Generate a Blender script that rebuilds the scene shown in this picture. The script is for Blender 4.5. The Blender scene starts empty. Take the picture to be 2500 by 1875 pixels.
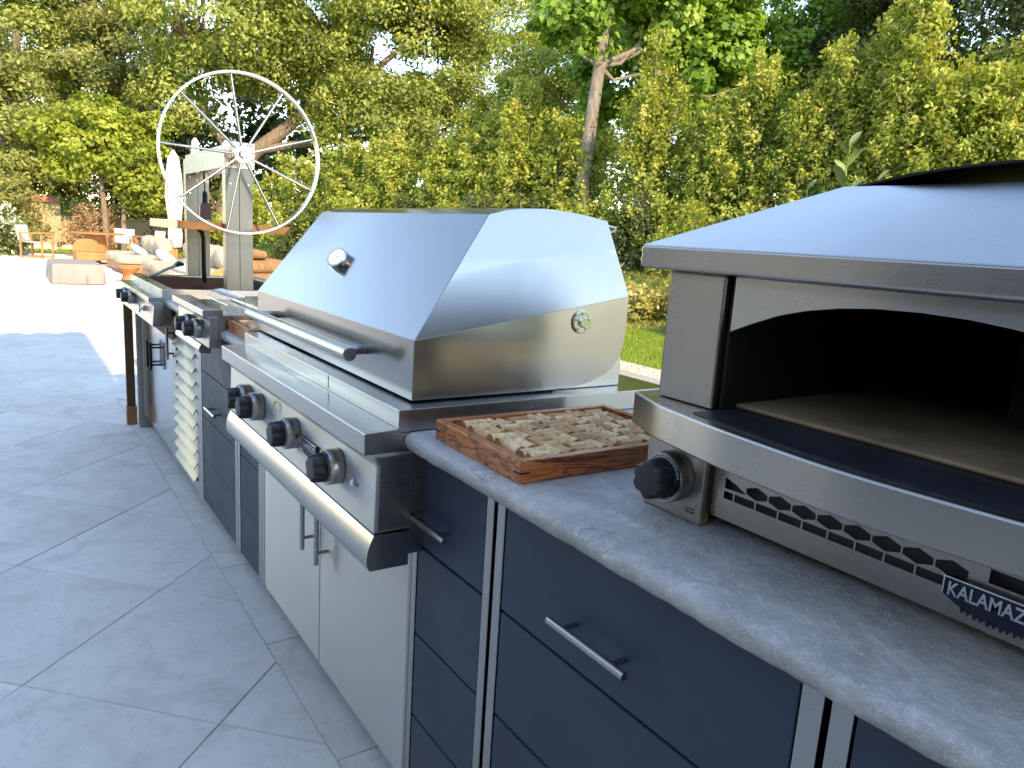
import bpy, bmesh, math, random
import numpy as np
from mathutils import Vector, Matrix
R = math.radians
random.seed(7)
S = bpy.context.scene
COL = S.collection

# ------------------------------------------------------------------ camera
YAW, PITCH, ROLL = 0.6090, 0.1931, 0.0630
CAM = Vector((-0.668, 0.0, 1.288))
fw = Vector((math.sin(YAW)*math.cos(PITCH), math.cos(YAW)*math.cos(PITCH), -math.sin(PITCH)))
rt = Vector((math.cos(YAW), -math.sin(YAW), 0)); up = rt.cross(fw)
rt2 = rt*math.cos(ROLL)+up*math.sin(ROLL); up2 = -rt*math.sin(ROLL)+up*math.cos(ROLL)
cd = bpy.data.cameras.new('camera'); cd.sensor_width = 36; cd.lens = 36*1792/2500
cd.clip_start = .02; cd.clip_end = 500
cam = bpy.data.objects.new('camera', cd); COL.objects.link(cam)
M = Matrix((rt2, up2, -fw)).transposed().to_4x4(); M.translation = CAM
cam.matrix_world = M; S.camera = cam

# ------------------------------------------------------------------ light
SUN_EL = R(32); SUN_STR = 2.0; SKY_STR = .15; EXPO = 2.15
w = bpy.data.worlds.new('World'); S.world = w; w.use_nodes = True
nt = w.node_tree; bg = nt.nodes['Background']
sky = nt.nodes.new('ShaderNodeTexSky'); sky.sky_type = 'NISHITA'; sky.sun_disc = False
sky.sun_elevation = SUN_EL; sky.sun_rotation = R(180); sky.air_density = 1.0; sky.dust_density = 0.05; sky.ozone_density = 1.6; sky.altitude = 0
nt.links.new(sky.outputs[0], bg.inputs[0]); bg.inputs[1].default_value = SKY_STR
sl = bpy.data.lights.new('sun', 'SUN'); sl.energy = SUN_STR; sl.angle = R(.35); sl.color = (1, .80, .52)
so = bpy.data.objects.new('sun', sl); COL.objects.link(so)
so.rotation_euler = Vector((0, math.cos(SUN_EL), -math.sin(SUN_EL))).to_track_quat('-Z', 'Y').to_euler()
S.view_settings.view_transform = 'Standard'; S.view_settings.look = 'None'
S.view_settings.exposure = EXPO; S.view_settings.gamma = 1
S.view_settings.use_white_balance = True; S.view_settings.white_balance_temperature = 7600; S.view_settings.white_balance_tint = 13
S.cycles.max_bounces = 8; S.cycles.transparent_max_bounces = 4
S.cycles.sample_clamp_indirect = 6; S.cycles.caustics_reflective = False; S.cycles.caustics_refractive = False

# ------------------------------------------------------------------ material helpers
def mat(name):
    m = bpy.data.materials.new(name); m.use_nodes = True
    return m, m.node_tree, m.node_tree.nodes['Principled BSDF']
def nd(nt, t, **k):
    n = nt.nodes.new(t)
    for a, v in k.items():
        if a in n.inputs: n.inputs[a].default_value = v
        else: setattr(n, a, v)
    return n
def coords(nt, scale=(1,1,1), rot=(0,0,0), kind='Object'):
    tc = nt.nodes.new('ShaderNodeTexCoord'); mp = nt.nodes.new('ShaderNodeMapping')
    mp.inputs['Scale'].default_value = scale; mp.inputs['Rotation'].default_value = rot
    nt.links.new(tc.outputs[kind], mp.inputs[0]); return mp.outputs[0]
def noise(nt, vec, scale, detail=4, rough=.55, dist=0):
    n = nd(nt, 'ShaderNodeTexNoise', Scale=scale, Detail=detail, Roughness=rough, Distortion=dist)
    nt.links.new(vec, n.inputs['Vector']); return n.outputs['Fac']
def ramp(nt, fac, stops):
    r = nt.nodes.new('ShaderNodeValToRGB'); e = r.color_ramp.elements
    while len(e) < len(stops): e.new(.5)
    for i, (p, c) in enumerate(stops):
        e[i].position = p; e[i].color = (c, c, c, 1) if not hasattr(c, '__len__') else (*c, 1)
    nt.links.new(fac, r.inputs[0]); return r.outputs[0]
def mix(nt, fac, a, b, mode='MIX'):
    m = nt.nodes.new('ShaderNodeMix'); m.data_type = 'RGBA'; m.blend_type = mode
    for sock, v in ((m.inputs[0], fac), (m.inputs[6], a), (m.inputs[7], b)):
        if hasattr(v, 'links'): nt.links.new(v, sock)
        else: sock.default_value = v if not hasattr(v, '__len__') else (*v, 1)
    return m.outputs[2]
def bump(nt, p, h, strength=.2, dist=.01):
    b = nd(nt, 'ShaderNodeBump', Strength=strength, Distance=dist)
    nt.links.new(h, b.inputs['Height']); nt.links.new(b.outputs[0], p.inputs['Normal'])
MATS = {}
def plain(name, col, rough=.5, metal=0., var=.15, vscale=6., bmp=0., bscale=200., spec=.5):
    m, nt, p = mat(name)
    v = coords(nt); n = noise(nt, v, vscale, 5)
    c = ramp(nt, n, [(.3, tuple(x*(1-var) for x in col)), (.7, tuple(min(1, x*(1+var)) for x in col))])
    nt.links.new(c, p.inputs['Base Color']); p.inputs['Roughness'].default_value = rough
    p.inputs['Metallic'].default_value = metal; p.inputs['Specular IOR Level'].default_value = spec
    if bmp: bump(nt, p, noise(nt, v, bscale, 3), bmp, .002)
    MATS[name] = m; return m
def steel(name, axis='y', rough=.24, col=(.40, .39, .37), spots=0.):
    m, nt, p = mat(name)
    sc = {'x': (4, 700, 700), 'y': (700, 4, 700), 'z': (700, 700, 4)}[axis]
    br = noise(nt, coords(nt, sc), 1.0, 3, .6)
    v = coords(nt); sm = noise(nt, v, 3.0, 4, .5, .4)
    rr = nd(nt, 'ShaderNodeMath', operation='MULTIPLY_ADD'); nt.links.new(sm, rr.inputs[0])
    rr.inputs[1].default_value = .10; rr.inputs[2].default_value = rough-.07
    r2 = nd(nt, 'ShaderNodeMath', operation='MULTIPLY_ADD'); nt.links.new(br, r2.inputs[0])
    r2.inputs[1].default_value = .03; nt.links.new(rr.outputs[0], r2.inputs[2])
    sk = noise(nt, coords(nt, (28, 28, 1.6)), 1.0, 4, .6); fp = noise(nt, v, 38, 3, .6, .8)
    r3 = nd(nt, 'ShaderNodeMath', operation='ADD'); nt.links.new(r2.outputs[0], r3.inputs[0]); nt.links.new(ramp(nt, sk, [(.45, 0.), (.75, .02)]), r3.inputs[1])
    r4 = nd(nt, 'ShaderNodeMath', operation='ADD'); nt.links.new(r3.outputs[0], r4.inputs[0]); nt.links.new(ramp(nt, fp, [(.62, 0.), (.74, .035)]), r4.inputs[1])
    nt.links.new(r4.outputs[0], p.inputs['Roughness'])
    c = mix(nt, ramp(nt, br, [(.3, .0), (.7, 1.)]), tuple(x*.965 for x in col), col)
    c = mix(nt, ramp(nt, sm, [(.45, 0.), (.8, .25)]), c, tuple(x*.85 for x in col))
    if spots:
        sp = noise(nt, coords(nt, (1, 1, .45)), 160, 2, .5)
        c = mix(nt, ramp(nt, sp, [(.66, 0.), (.72, spots)]), c, (.28, .25, .2))
    nt.links.new(c, p.inputs['Base Color']); p.inputs['Metallic'].default_value = 1
    tg = nt.nodes.new('ShaderNodeTangent'); tg.direction_type = 'RADIAL'; tg.axis = 'Z'
    nt.links.new(tg.outputs[0], p.inputs['Tangent']); p.inputs['Anisotropic'].default_value = .8; p.inputs['Anisotropic Rotation'].default_value = .25
    MATS[name] = m; return m
steel('steel_y', 'y', .25); steel('steel_x', 'x', .27); steel('steel_z', 'z', .27)
steel('steel_lid', 'y', .17, (.27, .27, .27), spots=.5); steel('steel_lid_side', 'x', .20, (.34, .335, .325), spots=.15); steel('steel_louver', 'y', .34, (.075, .08, .085)); steel('steel_hood', 'y', .26, (.47, .475, .48)); steel('steel_mirror', 'y', .15, (.50, .50, .50)); steel('steel_post', 'z', .25, (.13, .132, .13))
steel('steel_door', 'z', .42, (.52, .505, .485)); MATS['steel_door'].node_tree.nodes['Principled BSDF'].inputs['Metallic'].default_value = .72; steel('steel_warm', 'y', .30, (.50, .47, .43)); steel('steel_oven', 'y', .27, (.44, .40, .355))
plain('chrome', (.75, .75, .74), .10, 1, .03)
plain('black_knob', (.012, .014, .018), .42, 0, .2, 20, .1, 300)
plain('black_metal', (.015, .014, .013), .45, .6, .2)
plain('dark_void', (.010, .010, .011), .8)
plain('toe_kick', (.05, .05, .055), .6)
plain('red_ring', (.35, .03, .015), .4)
plain('tick_white', (.6, .62, .65), .5)
plain('drawer', (.031, .046, .071), .48, 0, .16, 2.5, .10, 420, .32)
_n = MATS['drawer'].node_tree; MATS['drawer'].node_tree.links.new(ramp(_n, noise(_n, coords(_n), 3.5, 5, .65, .8), [(.35, .36), (.65, .56)]), _n.nodes['Principled BSDF'].inputs['Roughness'])
plain('frame_paint', (.52, .52, .52), .38, .7, .06)
plain('badge_blue', (.006, .010, .035), .35, 0, .1)
plain('badge_black', (.012, .012, .012), .4, 0, .1)
plain('badge_letter', (.62, .64, .66), .25, 1, .02)
plain('glass_dial', (.75, .74, .62), .15, 0, .05, 40)
plain('soot_plate', (.022, .026, .034), .42, .3, .4, 14, .1, 150)
plain('oven_stone', (.26, .175, .095), .85, 0, .40, 6, .2, 120)
plain('oven_inside', (.014, .012, .014), .85, 0, .3, 6)
plain('rust', (.15, .075, .03), .55, .55, .35, 9, .2, 120)
plain('firebrick', (.13, .055, .032), .8, 0, .35, 12, .3, 90)
plain('maroon', (.10, .025, .028), .4, 0, .2)
plain('teak', (.40, .175, .055), .5, 0, .22, 5)
plain('cushion', (.46, .385, .28), .9, 0, .06, 3, .15, 250)
plain('pillow_blue', (.36, .41, .50), .9, 0, .08, 8, .1, 200)
plain('cover_grey', (.27, .24, .225), .85, 0, .06, 3, .1, 150)
plain('canvas_white', (.52, .51, .50), .9, 0, .04, 4, .1, 150)
plain('stucco', (.42, .33, .20), .92, 0, .10, 1.2, .3, 90)
plain('stucco_grey', (.40, .37, .31), .92, 0, .12, 1.2, .3, 90)
plain('tile_cap', (.36, .15, .09), .8, 0, .25, 6)
plain('soil', (.13, .085, .05), .95, 0, .35, 3, .4, 60)
plain('house_wall', (.72, .56, .40), .9, 0, .08, 2)
plain('window_glass', (.02, .025, .03), .08, 0, .1)
plain('roof_tile', (.30, .14, .08), .85, 0, .25, 5)
plain('boulder', (.48, .42, .34), .9, 0, .2, 3, .4, 20)
plain('cork_end', (.40, .21, .075), .85, 0, .3, 60, .2, 300)
plain('rope', (.30, .28, .25), .8)
plain('orange_cloth', (.75, .13, .03), .7)
plain('dark_wood', (.12, .055, .022), .55, 0, .35, 12)

def bark(name, a, b, sc=5):
    m, nt, p = mat(name); v = coords(nt, (sc, sc, sc*.25))
    n = noise(nt, v, 2.2, 7, .7, .8)
    nt.links.new(ramp(nt, n, [(.3, a), (.68, b)]), p.inputs['Base Color']); p.inputs['Roughness'].default_value = .95
    bump(nt, p, n, .9, .06); MATS[name] = m
bark('bark_oak', (.07, .055, .04), (.30, .24, .19)); bark('bark_pale', (.10, .085, .07), (.34, .30, .26), 6)
bark('bark_thin', (.12, .085, .06), (.34, .27, .2), 9); bark('log_wood', (.17, .09, .04), (.38, .22, .11), 5)

def leafmat(name, stops, trans=.35, rough=.5):
    m, nt, p = mat(name)
    at = nd(nt, 'ShaderNodeAttribute', attribute_name='tone')
    c = ramp(nt, at.outputs['Fac'], stops)
    nt.links.new(c, p.inputs['Base Color']); p.inputs['Roughness'].default_value = rough
    p.inputs['Specular IOR Level'].default_value = .35
    tr = nt.nodes.new('ShaderNodeBsdfTranslucent')
    c2 = mix(nt, 1., c, (1.25, 1.2, .55), 'MULTIPLY'); nt.links.new(c2, tr.inputs[0])
    ms = nt.nodes.new('ShaderNodeMixShader'); ms.inputs[0].default_value = trans
    nt.links.new(p.outputs[0], ms.inputs[1]); nt.links.new(tr.outputs[0], ms.inputs[2])
    nt.links.new(ms.outputs[0], nt.nodes['Material Output'].inputs[0]); MATS[name] = m
leafmat('leaf_oak', [(0, (.10, .155, .035)), (.5, (.27, .325, .075)), (1, (.48, .50, .14))])
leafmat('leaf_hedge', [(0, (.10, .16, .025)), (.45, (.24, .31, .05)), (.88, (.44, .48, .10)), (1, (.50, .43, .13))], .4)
leafmat('leaf_yellow', [(0, (.12, .18, .025)), (.5, (.28, .35, .05)), (1, (.48, .52, .10))], .45)
leafmat('leaf_gum', [(0, (.07, .16, .025)), (.5, (.18, .32, .05)), (1, (.34, .48, .09))], .45)
leafmat('leaf_dark', [(0, (.035, .06, .02)), (.5, (.08, .115, .035)), (1, (.17, .20, .06))], .3)
leafmat('leaf_olive', [(0, (.11, .145, .04)), (.5, (.26, .29, .085)), (1, (.42, .43, .15))], .35)
leafmat('leaf_dry', [(0, (.22, .13, .07)), (.5, (.40, .26, .14)), (1, (.52, .38, .22))], .2)
leafmat('leaf_flower', [(0, (.05, .09, .02)), (.6, (.13, .19, .04)), (.74, (.16, .2, .06)), (.78, (.8, .8, .72)), (1, (.85, .84, .78))], .3)
leafmat('grass_blade', [(0, (.12, .20, .02)), (.5, (.24, .36, .04)), (1, (.45, .48, .10))], .4)
leafmat('leaf_weed', [(0, (.16, .20, .04)), (.5, (.36, .36, .11)), (1, (.58, .48, .24))], .4)
leafmat('leaf_sprig', [(0, (.12, .19, .06)), (1, (.28, .36, .14))], .4)

def tile_mat():
    m, nt, p = mat('paver'); tc = nt.nodes.new('ShaderNodeTexCoord'); oi = nt.nodes.new('ShaderNodeObjectInfo')
    ad = nd(nt, 'ShaderNodeVectorMath', operation='MULTIPLY_ADD'); nt.links.new(tc.outputs['Object'], ad.inputs[0])
    ad.inputs[1].default_value = (1, 1, 1)
    cmb = nt.nodes.new('ShaderNodeCombineXYZ')
    mu = nd(nt, 'ShaderNodeMath', operation='MULTIPLY'); mu.inputs[1].default_value = 37.
    nt.links.new(oi.outputs['Random'], mu.inputs[0]); nt.links.new(mu.outputs[0], cmb.inputs[0]); nt.links.new(mu.outputs[0], cmb.inputs[2])
    nt.links.new(cmb.outputs[0], ad.inputs[2]); v = ad.outputs[0]
    a = noise(nt, v, 3.5, 8, .65, 1.2); b = noise(nt, v, 24, 6, .7, .8); g = noise(nt, v, 110, 2)
    c = ramp(nt, a, [(.28, (.62, .58, .52)), (.50, (.78, .735, .665)), (.75, (.86, .81, .735))])
    c = mix(nt, ramp(nt, b, [(.52, 0.), (.68, .50)]), c, (.56, .515, .455))
    c = mix(nt, ramp(nt, g, [(.74, 0.), (.78, .5)]), c, (.22, .20, .18))
    rn = nt.nodes.new('ShaderNodeMix'); rn.data_type = 'RGBA'; rn.blend_type = 'MULTIPLY'; rn.inputs[0].default_value = 1
    nt.links.new(c, rn.inputs[6]); nt.links.new(ramp(nt, oi.outputs['Random'], [(0, .90), (1, 1.02)]), rn.inputs[7])
    nt.links.new(rn.outputs[2], p.inputs['Base Color'])
    nt.links.new(ramp(nt, b, [(.3, .50), (.7, .72)]), p.inputs['Roughness']); p.inputs['Specular IOR Level'].default_value = .35
    bump(nt, p, mix(nt, .5, b, g), .42, .005); MATS['paver'] = m
tile_mat()
plain('grout', (.56, .52, .47), .95, 0, .1, 10)

def counter_mat():
    m, nt, p = mat('quartzite'); v = coords(nt, (1, .45, 1), (0, 0, R(25)))
    a = noise(nt, v, 6, 8, .68, 1.5); v0 = coords(nt)
    b = noise(nt, v0, 45, 6, .7, .5)
    c = ramp(nt, a, [(.25, (.24, .23, .215)), (.5, (.40, .385, .36)), (.78, (.60, .58, .545))])
    c = mix(nt, ramp(nt, b, [(.5, 0.), (.75, .45)]), c, (.74, .72, .69))
    fv = noise(nt, coords(nt, (1, .5, 1), (0, 0, R(-30))), 60, 3, .5, 3.5)
    c = mix(nt, ramp(nt, fv, [(.485, 0.), (.5, .55), (.515, 0.)]), c, (.82, .80, .77))
    # dark hairline cracks, broken up by a mask
    wv = nd(nt, 'ShaderNodeVectorMath', operation='MULTIPLY_ADD'); nn = nd(nt, 'ShaderNodeTexNoise', Scale=14., Detail=4.)
    nt.links.new(v0, nn.inputs['Vector']); nt.links.new(nn.outputs['Color'], wv.inputs[0]); wv.inputs[1].default_value = (.09, .09, .09); nt.links.new(v0, wv.inputs[2])
    vo = nd(nt, 'ShaderNodeTexVoronoi', feature='DISTANCE_TO_EDGE', Scale=8.); nt.links.new(wv.outputs[0], vo.inputs['Vector'])
    line = ramp(nt, vo.outputs['Distance'], [(.0, 1.), (.012, 0.)])
    msk = ramp(nt, noise(nt, v0, 7, 3), [(.53, 0.), (.60, 1.)])
    ml = nd(nt, 'ShaderNodeMath', operation='MULTIPLY'); nt.links.new(line, ml.inputs[0]); nt.links.new(msk, ml.inputs[1])
    c = mix(nt, ml.outputs[0], c, (.20, .19, .17))
    nt.links.new(c, p.inputs['Base Color']); nt.links.new(ramp(nt, b, [(.3, .24), (.7, .46)]), p.inputs['Roughness'])
    bump(nt, p, mix(nt, .45, b, noise(nt, v0, 18, 5, .6, 1.)), .9, .010); MATS['quartzite'] = m
counter_mat()

def oak_mat(name, axis, dark=(.17, .045, .012), light=(.60, .19, .052)):
    m, nt, p = mat(name)
    sc = {'x': (.9, 7, 7), 'y': (7, .9, 7)}[axis]
    n = noise(nt, coords(nt, sc), 3.2, 4, .5, 1.6)
    wv = nd(nt, 'ShaderNodeMath', operation='SINE'); mm = nd(nt, 'ShaderNodeMath', operation='MULTIPLY'); mm.inputs[1].default_value = 62.
    nt.links.new(n, mm.inputs[0]); nt.links.new(mm.outputs[0], wv.inputs[0])
    fine = noise(nt, coords(nt, tuple(x*14 for x in sc)), 2., 3, .6)
    c = ramp(nt, wv.outputs[0], [(.0, light), (.55, tuple(x*.8 for x in light)), (1., dark)])
    c = mix(nt, ramp(nt, fine, [(.5, 0.), (.66, .65)]), c, dark)
    nt.links.new(c, p.inputs['Base Color']); p.inputs['Roughness'].default_value = .32
    bump(nt, p, fine, .12, .002); MATS[name] = m
oak_mat('oak_x', 'x'); oak_mat('oak_y', 'y')
def cork_mat():
    m, nt, p = mat('cork'); oi = nt.nodes.new('ShaderNodeObjectInfo'); tc = nt.nodes.new('ShaderNodeTexCoord')
    ad = nd(nt, 'ShaderNodeVectorMath', operation='ADD'); nt.links.new(tc.outputs['Object'], ad.inputs[0])
    mu = nd(nt, 'ShaderNodeMath', operation='MULTIPLY'); mu.inputs[1].default_value = 19.; nt.links.new(oi.outputs['Random'], mu.inputs[0])
    nt.links.new(mu.outputs[0], ad.inputs[1]); v = ad.outputs[0]
    base = ramp(nt, oi.outputs['Random'], [(0, (.52, .25, .10)), (.3, (.90, .56, .27)), (.7, (.95, .66, .36)), (1, (.68, .38, .17))])
    c = mix(nt, ramp(nt, noise(nt, v, 120, 3, .6), [(.57, 0.), (.68, .6)]), base, (.42, .27, .14))
    ink = ramp(nt, noise(nt, v, 150, 2, .6, 2.5), [(.455, 0.), (.50, 1.), (.545, 0.)])
    mk = ramp(nt, noise(nt, v, 60, 1), [(.42, 0.), (.50, .95)])
    ml = nd(nt, 'ShaderNodeMath', operation='MULTIPLY'); nt.links.new(ink, ml.inputs[0]); nt.links.new(mk, ml.inputs[1])
    c = mix(nt, ml.outputs[0], c, (.06, .04, .035))
    nt.links.new(c, p.inputs['Base Color']); p.inputs['Roughness'].default_value = .8
    bump(nt, p, noise(nt, v, 150, 3), .3, .002); MATS['cork'] = m
cork_mat()
def lawn_mat():
    m, nt, p = mat('lawn'); v = coords(nt); n = noise(nt, v, 1.3, 6, .7); b = noise(nt, v, 40, 3)
    c = ramp(nt, n, [(.3, (.13, .21, .035)), (.6, (.22, .30, .05)), (.8, (.34, .33, .12))])
    c = mix(nt, ramp(nt, b, [(.4, 0.), (.7, .5)]), c, (.05, .08, .02))
    nt.links.new(c, p.inputs['Base Color']); p.inputs['Roughness'].default_value = .95
    bump(nt, p, b, .8, .05); MATS['lawn'] = m
lawn_mat()

# ------------------------------------------------------------------ mesh helpers
class MB:
    def __init__(s): s.v = []; s.f = []
    def add(s, vs, fs):
        o = len(s.v); s.v += [tuple(p) for p in vs]; s.f += [tuple(i+o for i in f) for f in fs]; return s
    def box(s, x0, x1, y0, y1, z0, z1):
        return s.add([(x0,y0,z0),(x1,y0,z0),(x1,y1,z0),(x0,y1,z0),(x0,y0,z1),(x1,y0,z1),(x1,y1,z1),(x0,y1,z1)],
                     [(0,3,2,1),(4,5,6,7),(0,1,5,4),(1,2,6,5),(2,3,7,6),(3,0,4,7)])
    def prism(s, poly, a0, a1, axis='y', a0b=None):
        n = len(poly)
        def P(u, w, a): return {'y': (u, a, w), 'x': (a, u, w), 'z': (u, w, a)}[axis]
        vs = [P(u, w, a0) for u, w in poly]+[P(u, w, a1) for u, w in poly]
        return s.add(vs, [tuple(range(n)), tuple(range(2*n-1, n-1, -1))]+[(i, i+n, (i+1) % n+n, (i+1) % n) for i in range(n)])
    def loft(s, rings, cap=True, closed=True):
        n = len(rings[0]); o = len(s.v); vs = [p for r in rings for p in r]; fs = []
        for k in range(len(rings)-1):
            for i in range(n if closed else n-1):
                j = (i+1) % n; fs.append((k*n+i, k*n+j, (k+1)*n+j, (k+1)*n+i))
        if cap: fs += [tuple(range(n-1, -1, -1)), tuple(range((len(rings)-1)*n, len(rings)*n))]
        return s.add(vs, fs)
    def tube(s, pts, rad, n=8, cap=True):
        pts = [Vector(p) for p in pts]; rads = rad if hasattr(rad, '__len__') else [rad]*len(pts); rings = []
        t0 = (pts[1]-pts[0]).normalized(); ref = Vector((0, 0, 1)) if abs(t0.z) < .9 else Vector((1, 0, 0))
        u = t0.cross(ref).normalized()
        for i, p in enumerate(pts):
            t = (pts[min(i+1, len(pts)-1)]-pts[max(i-1, 0)]).normalized()
            u = (u-t*u.dot(t)).normalized(); v = t.cross(u)
            rings.append([p+(u*math.cos(2*math.pi*k/n)+v*math.sin(2*math.pi*k/n))*rads[i] for k in range(n)])
        return s.loft(rings, cap)
    def lathe(s, c, axis, prof, n=32, a0=0):
        c = Vector(c); ax = {'x': Vector((1,0,0)), 'y': Vector((0,1,0)), 'z': Vector((0,0,1))}[axis] if isinstance(axis, str) else Vector(axis).normalized()
        ref = Vector((0,0,1)) if abs(ax.z) < .9 else Vector((1,0,0)); u = ax.cross(ref).normalized(); v = ax.cross(u)
        return s.loft([[c+ax*h+(u*math.cos(a0+2*math.pi*k/n)+v*math.sin(a0+2*math.pi*k/n))*max(r, 1e-5) for k in range(n)] for h, r in prof])
ORG = {}
def smooth_mesh(me, ang=35):
    me.polygons.foreach_set('use_smooth', [True]*len(me.polygons)); me.set_sharp_from_angle(angle=R(ang))
def link(name, me, m=None, parent=None):
    o = bpy.data.objects.new(name, me); COL.objects.link(o)
    if me is not None and m: me.materials.clear(); me.materials.append(MATS[m])
    if parent: o.parent = parent
    return o
def part(name, mb, m, parent=None, bev=0, smooth=None, label=None, recalc=True, seg=2):
    """mesh given in world coordinates, stored relative to its thing's origin"""
    org = ORG.get(parent.name, Vector((0,0,0))) if parent else Vector((0,0,0))
    me = bpy.data.meshes.new(name); me.from_pydata([(x-org.x, y-org.y, z-org.z) for x, y, z in mb.v], [], mb.f)
    if recalc:
        b = bmesh.new(); b.from_mesh(me); bmesh.ops.recalc_face_normals(b, faces=b.faces); b.to_mesh(me); b.free()
    o = link(name, me, m, parent); ORG[o.name] = org
    if smooth: smooth_mesh(me, smooth)
    if bev:
        md = o.modifiers.new('bevel', 'BEVEL'); md.width = bev; md.segments = seg; md.limit_method = 'ANGLE'; md.angle_limit = R(25)
    if label: o['label'] = label
    return o
def thing(name, label, cat, loc, group=None):
    o = bpy.data.objects.new(name, None); COL.objects.link(o); o.location = loc; o.empty_display_size = .1
    o['label'] = label; o['category'] = cat
    if group: o['group'] = group
    ORG[o.name] = Vector(loc); return o
def tag(o, label=None, cat=None, group=None, kind=None):
    for k, v in (('label', label), ('category', cat), ('group', group), ('kind', kind)):
        if v: o[k] = v
    return o
def copy_tree(o, parent=None):
    c = o.copy(); COL.objects.link(c); c.parent = parent
    for ch in list(o.children): copy_tree(ch, c)
    return c
def text_mesh(txt, size, depth, bold=.0):
    cu = bpy.data.curves.new('lettering', 'FONT'); cu.body = txt; cu.size = size; cu.extrude = depth; cu.offset = bold
    cu.align_x = 'CENTER'; cu.align_y = 'CENTER'
    t = bpy.data.objects.new('lettering', cu); COL.objects.link(t)
    bpy.context.view_layer.update()
    me = bpy.data.meshes.new_from_object(t.evaluated_get(bpy.context.evaluated_depsgraph_get()))
    bpy.data.objects.remove(t); return me
def in_view(p, pad=.06):
    v = Vector(p)-CAM; d = v.dot(fw)
    if d < .05: return False
    x = v.dot(rt2)/d*1792/2500; y = v.dot(up2)/d*1792/2500
    return abs(x) < .5+pad and abs(y) < .375+pad

# ------------------------------------------------------------------ ground
def GH(x, y):
    """height of the garden ground: flat lawn, then a bank up to the hedge line"""
    t = min(1, max(0, (x+(min(y, 18)-4)/3-9.6)/3.4)); return -.03+.95*t*t*(3-2*t)
def build_ground():
    xs = [-60, -30, -14, -6, 0, .95, 2.2]+[3+.6*k for k in range(20)]+[16, 18, 25, 40, 80]
    ys = [-40, -20, -8, -4]+[y*1.0 for y in range(-1, 36)]+[40, 60, 100]
    rng = random.Random(3)
    vs = [(x, y, GH(x, y)+(rng.uniform(-.03, .03) if GH(x, y) > 0 else 0)) for y in ys for x in xs]; nx = len(xs)
    fs = [(j*nx+i, j*nx+i+1, (j+1)*nx+i+1, (j+1)*nx+i) for j in range(len(ys)-1) for i in range(nx-1)]
    o = part('ground', MB().add(vs, fs), 'lawn', smooth=60); tag(o, 'green lawn rising to a low bank under the hedge', kind='structure')
build_ground()

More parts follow.
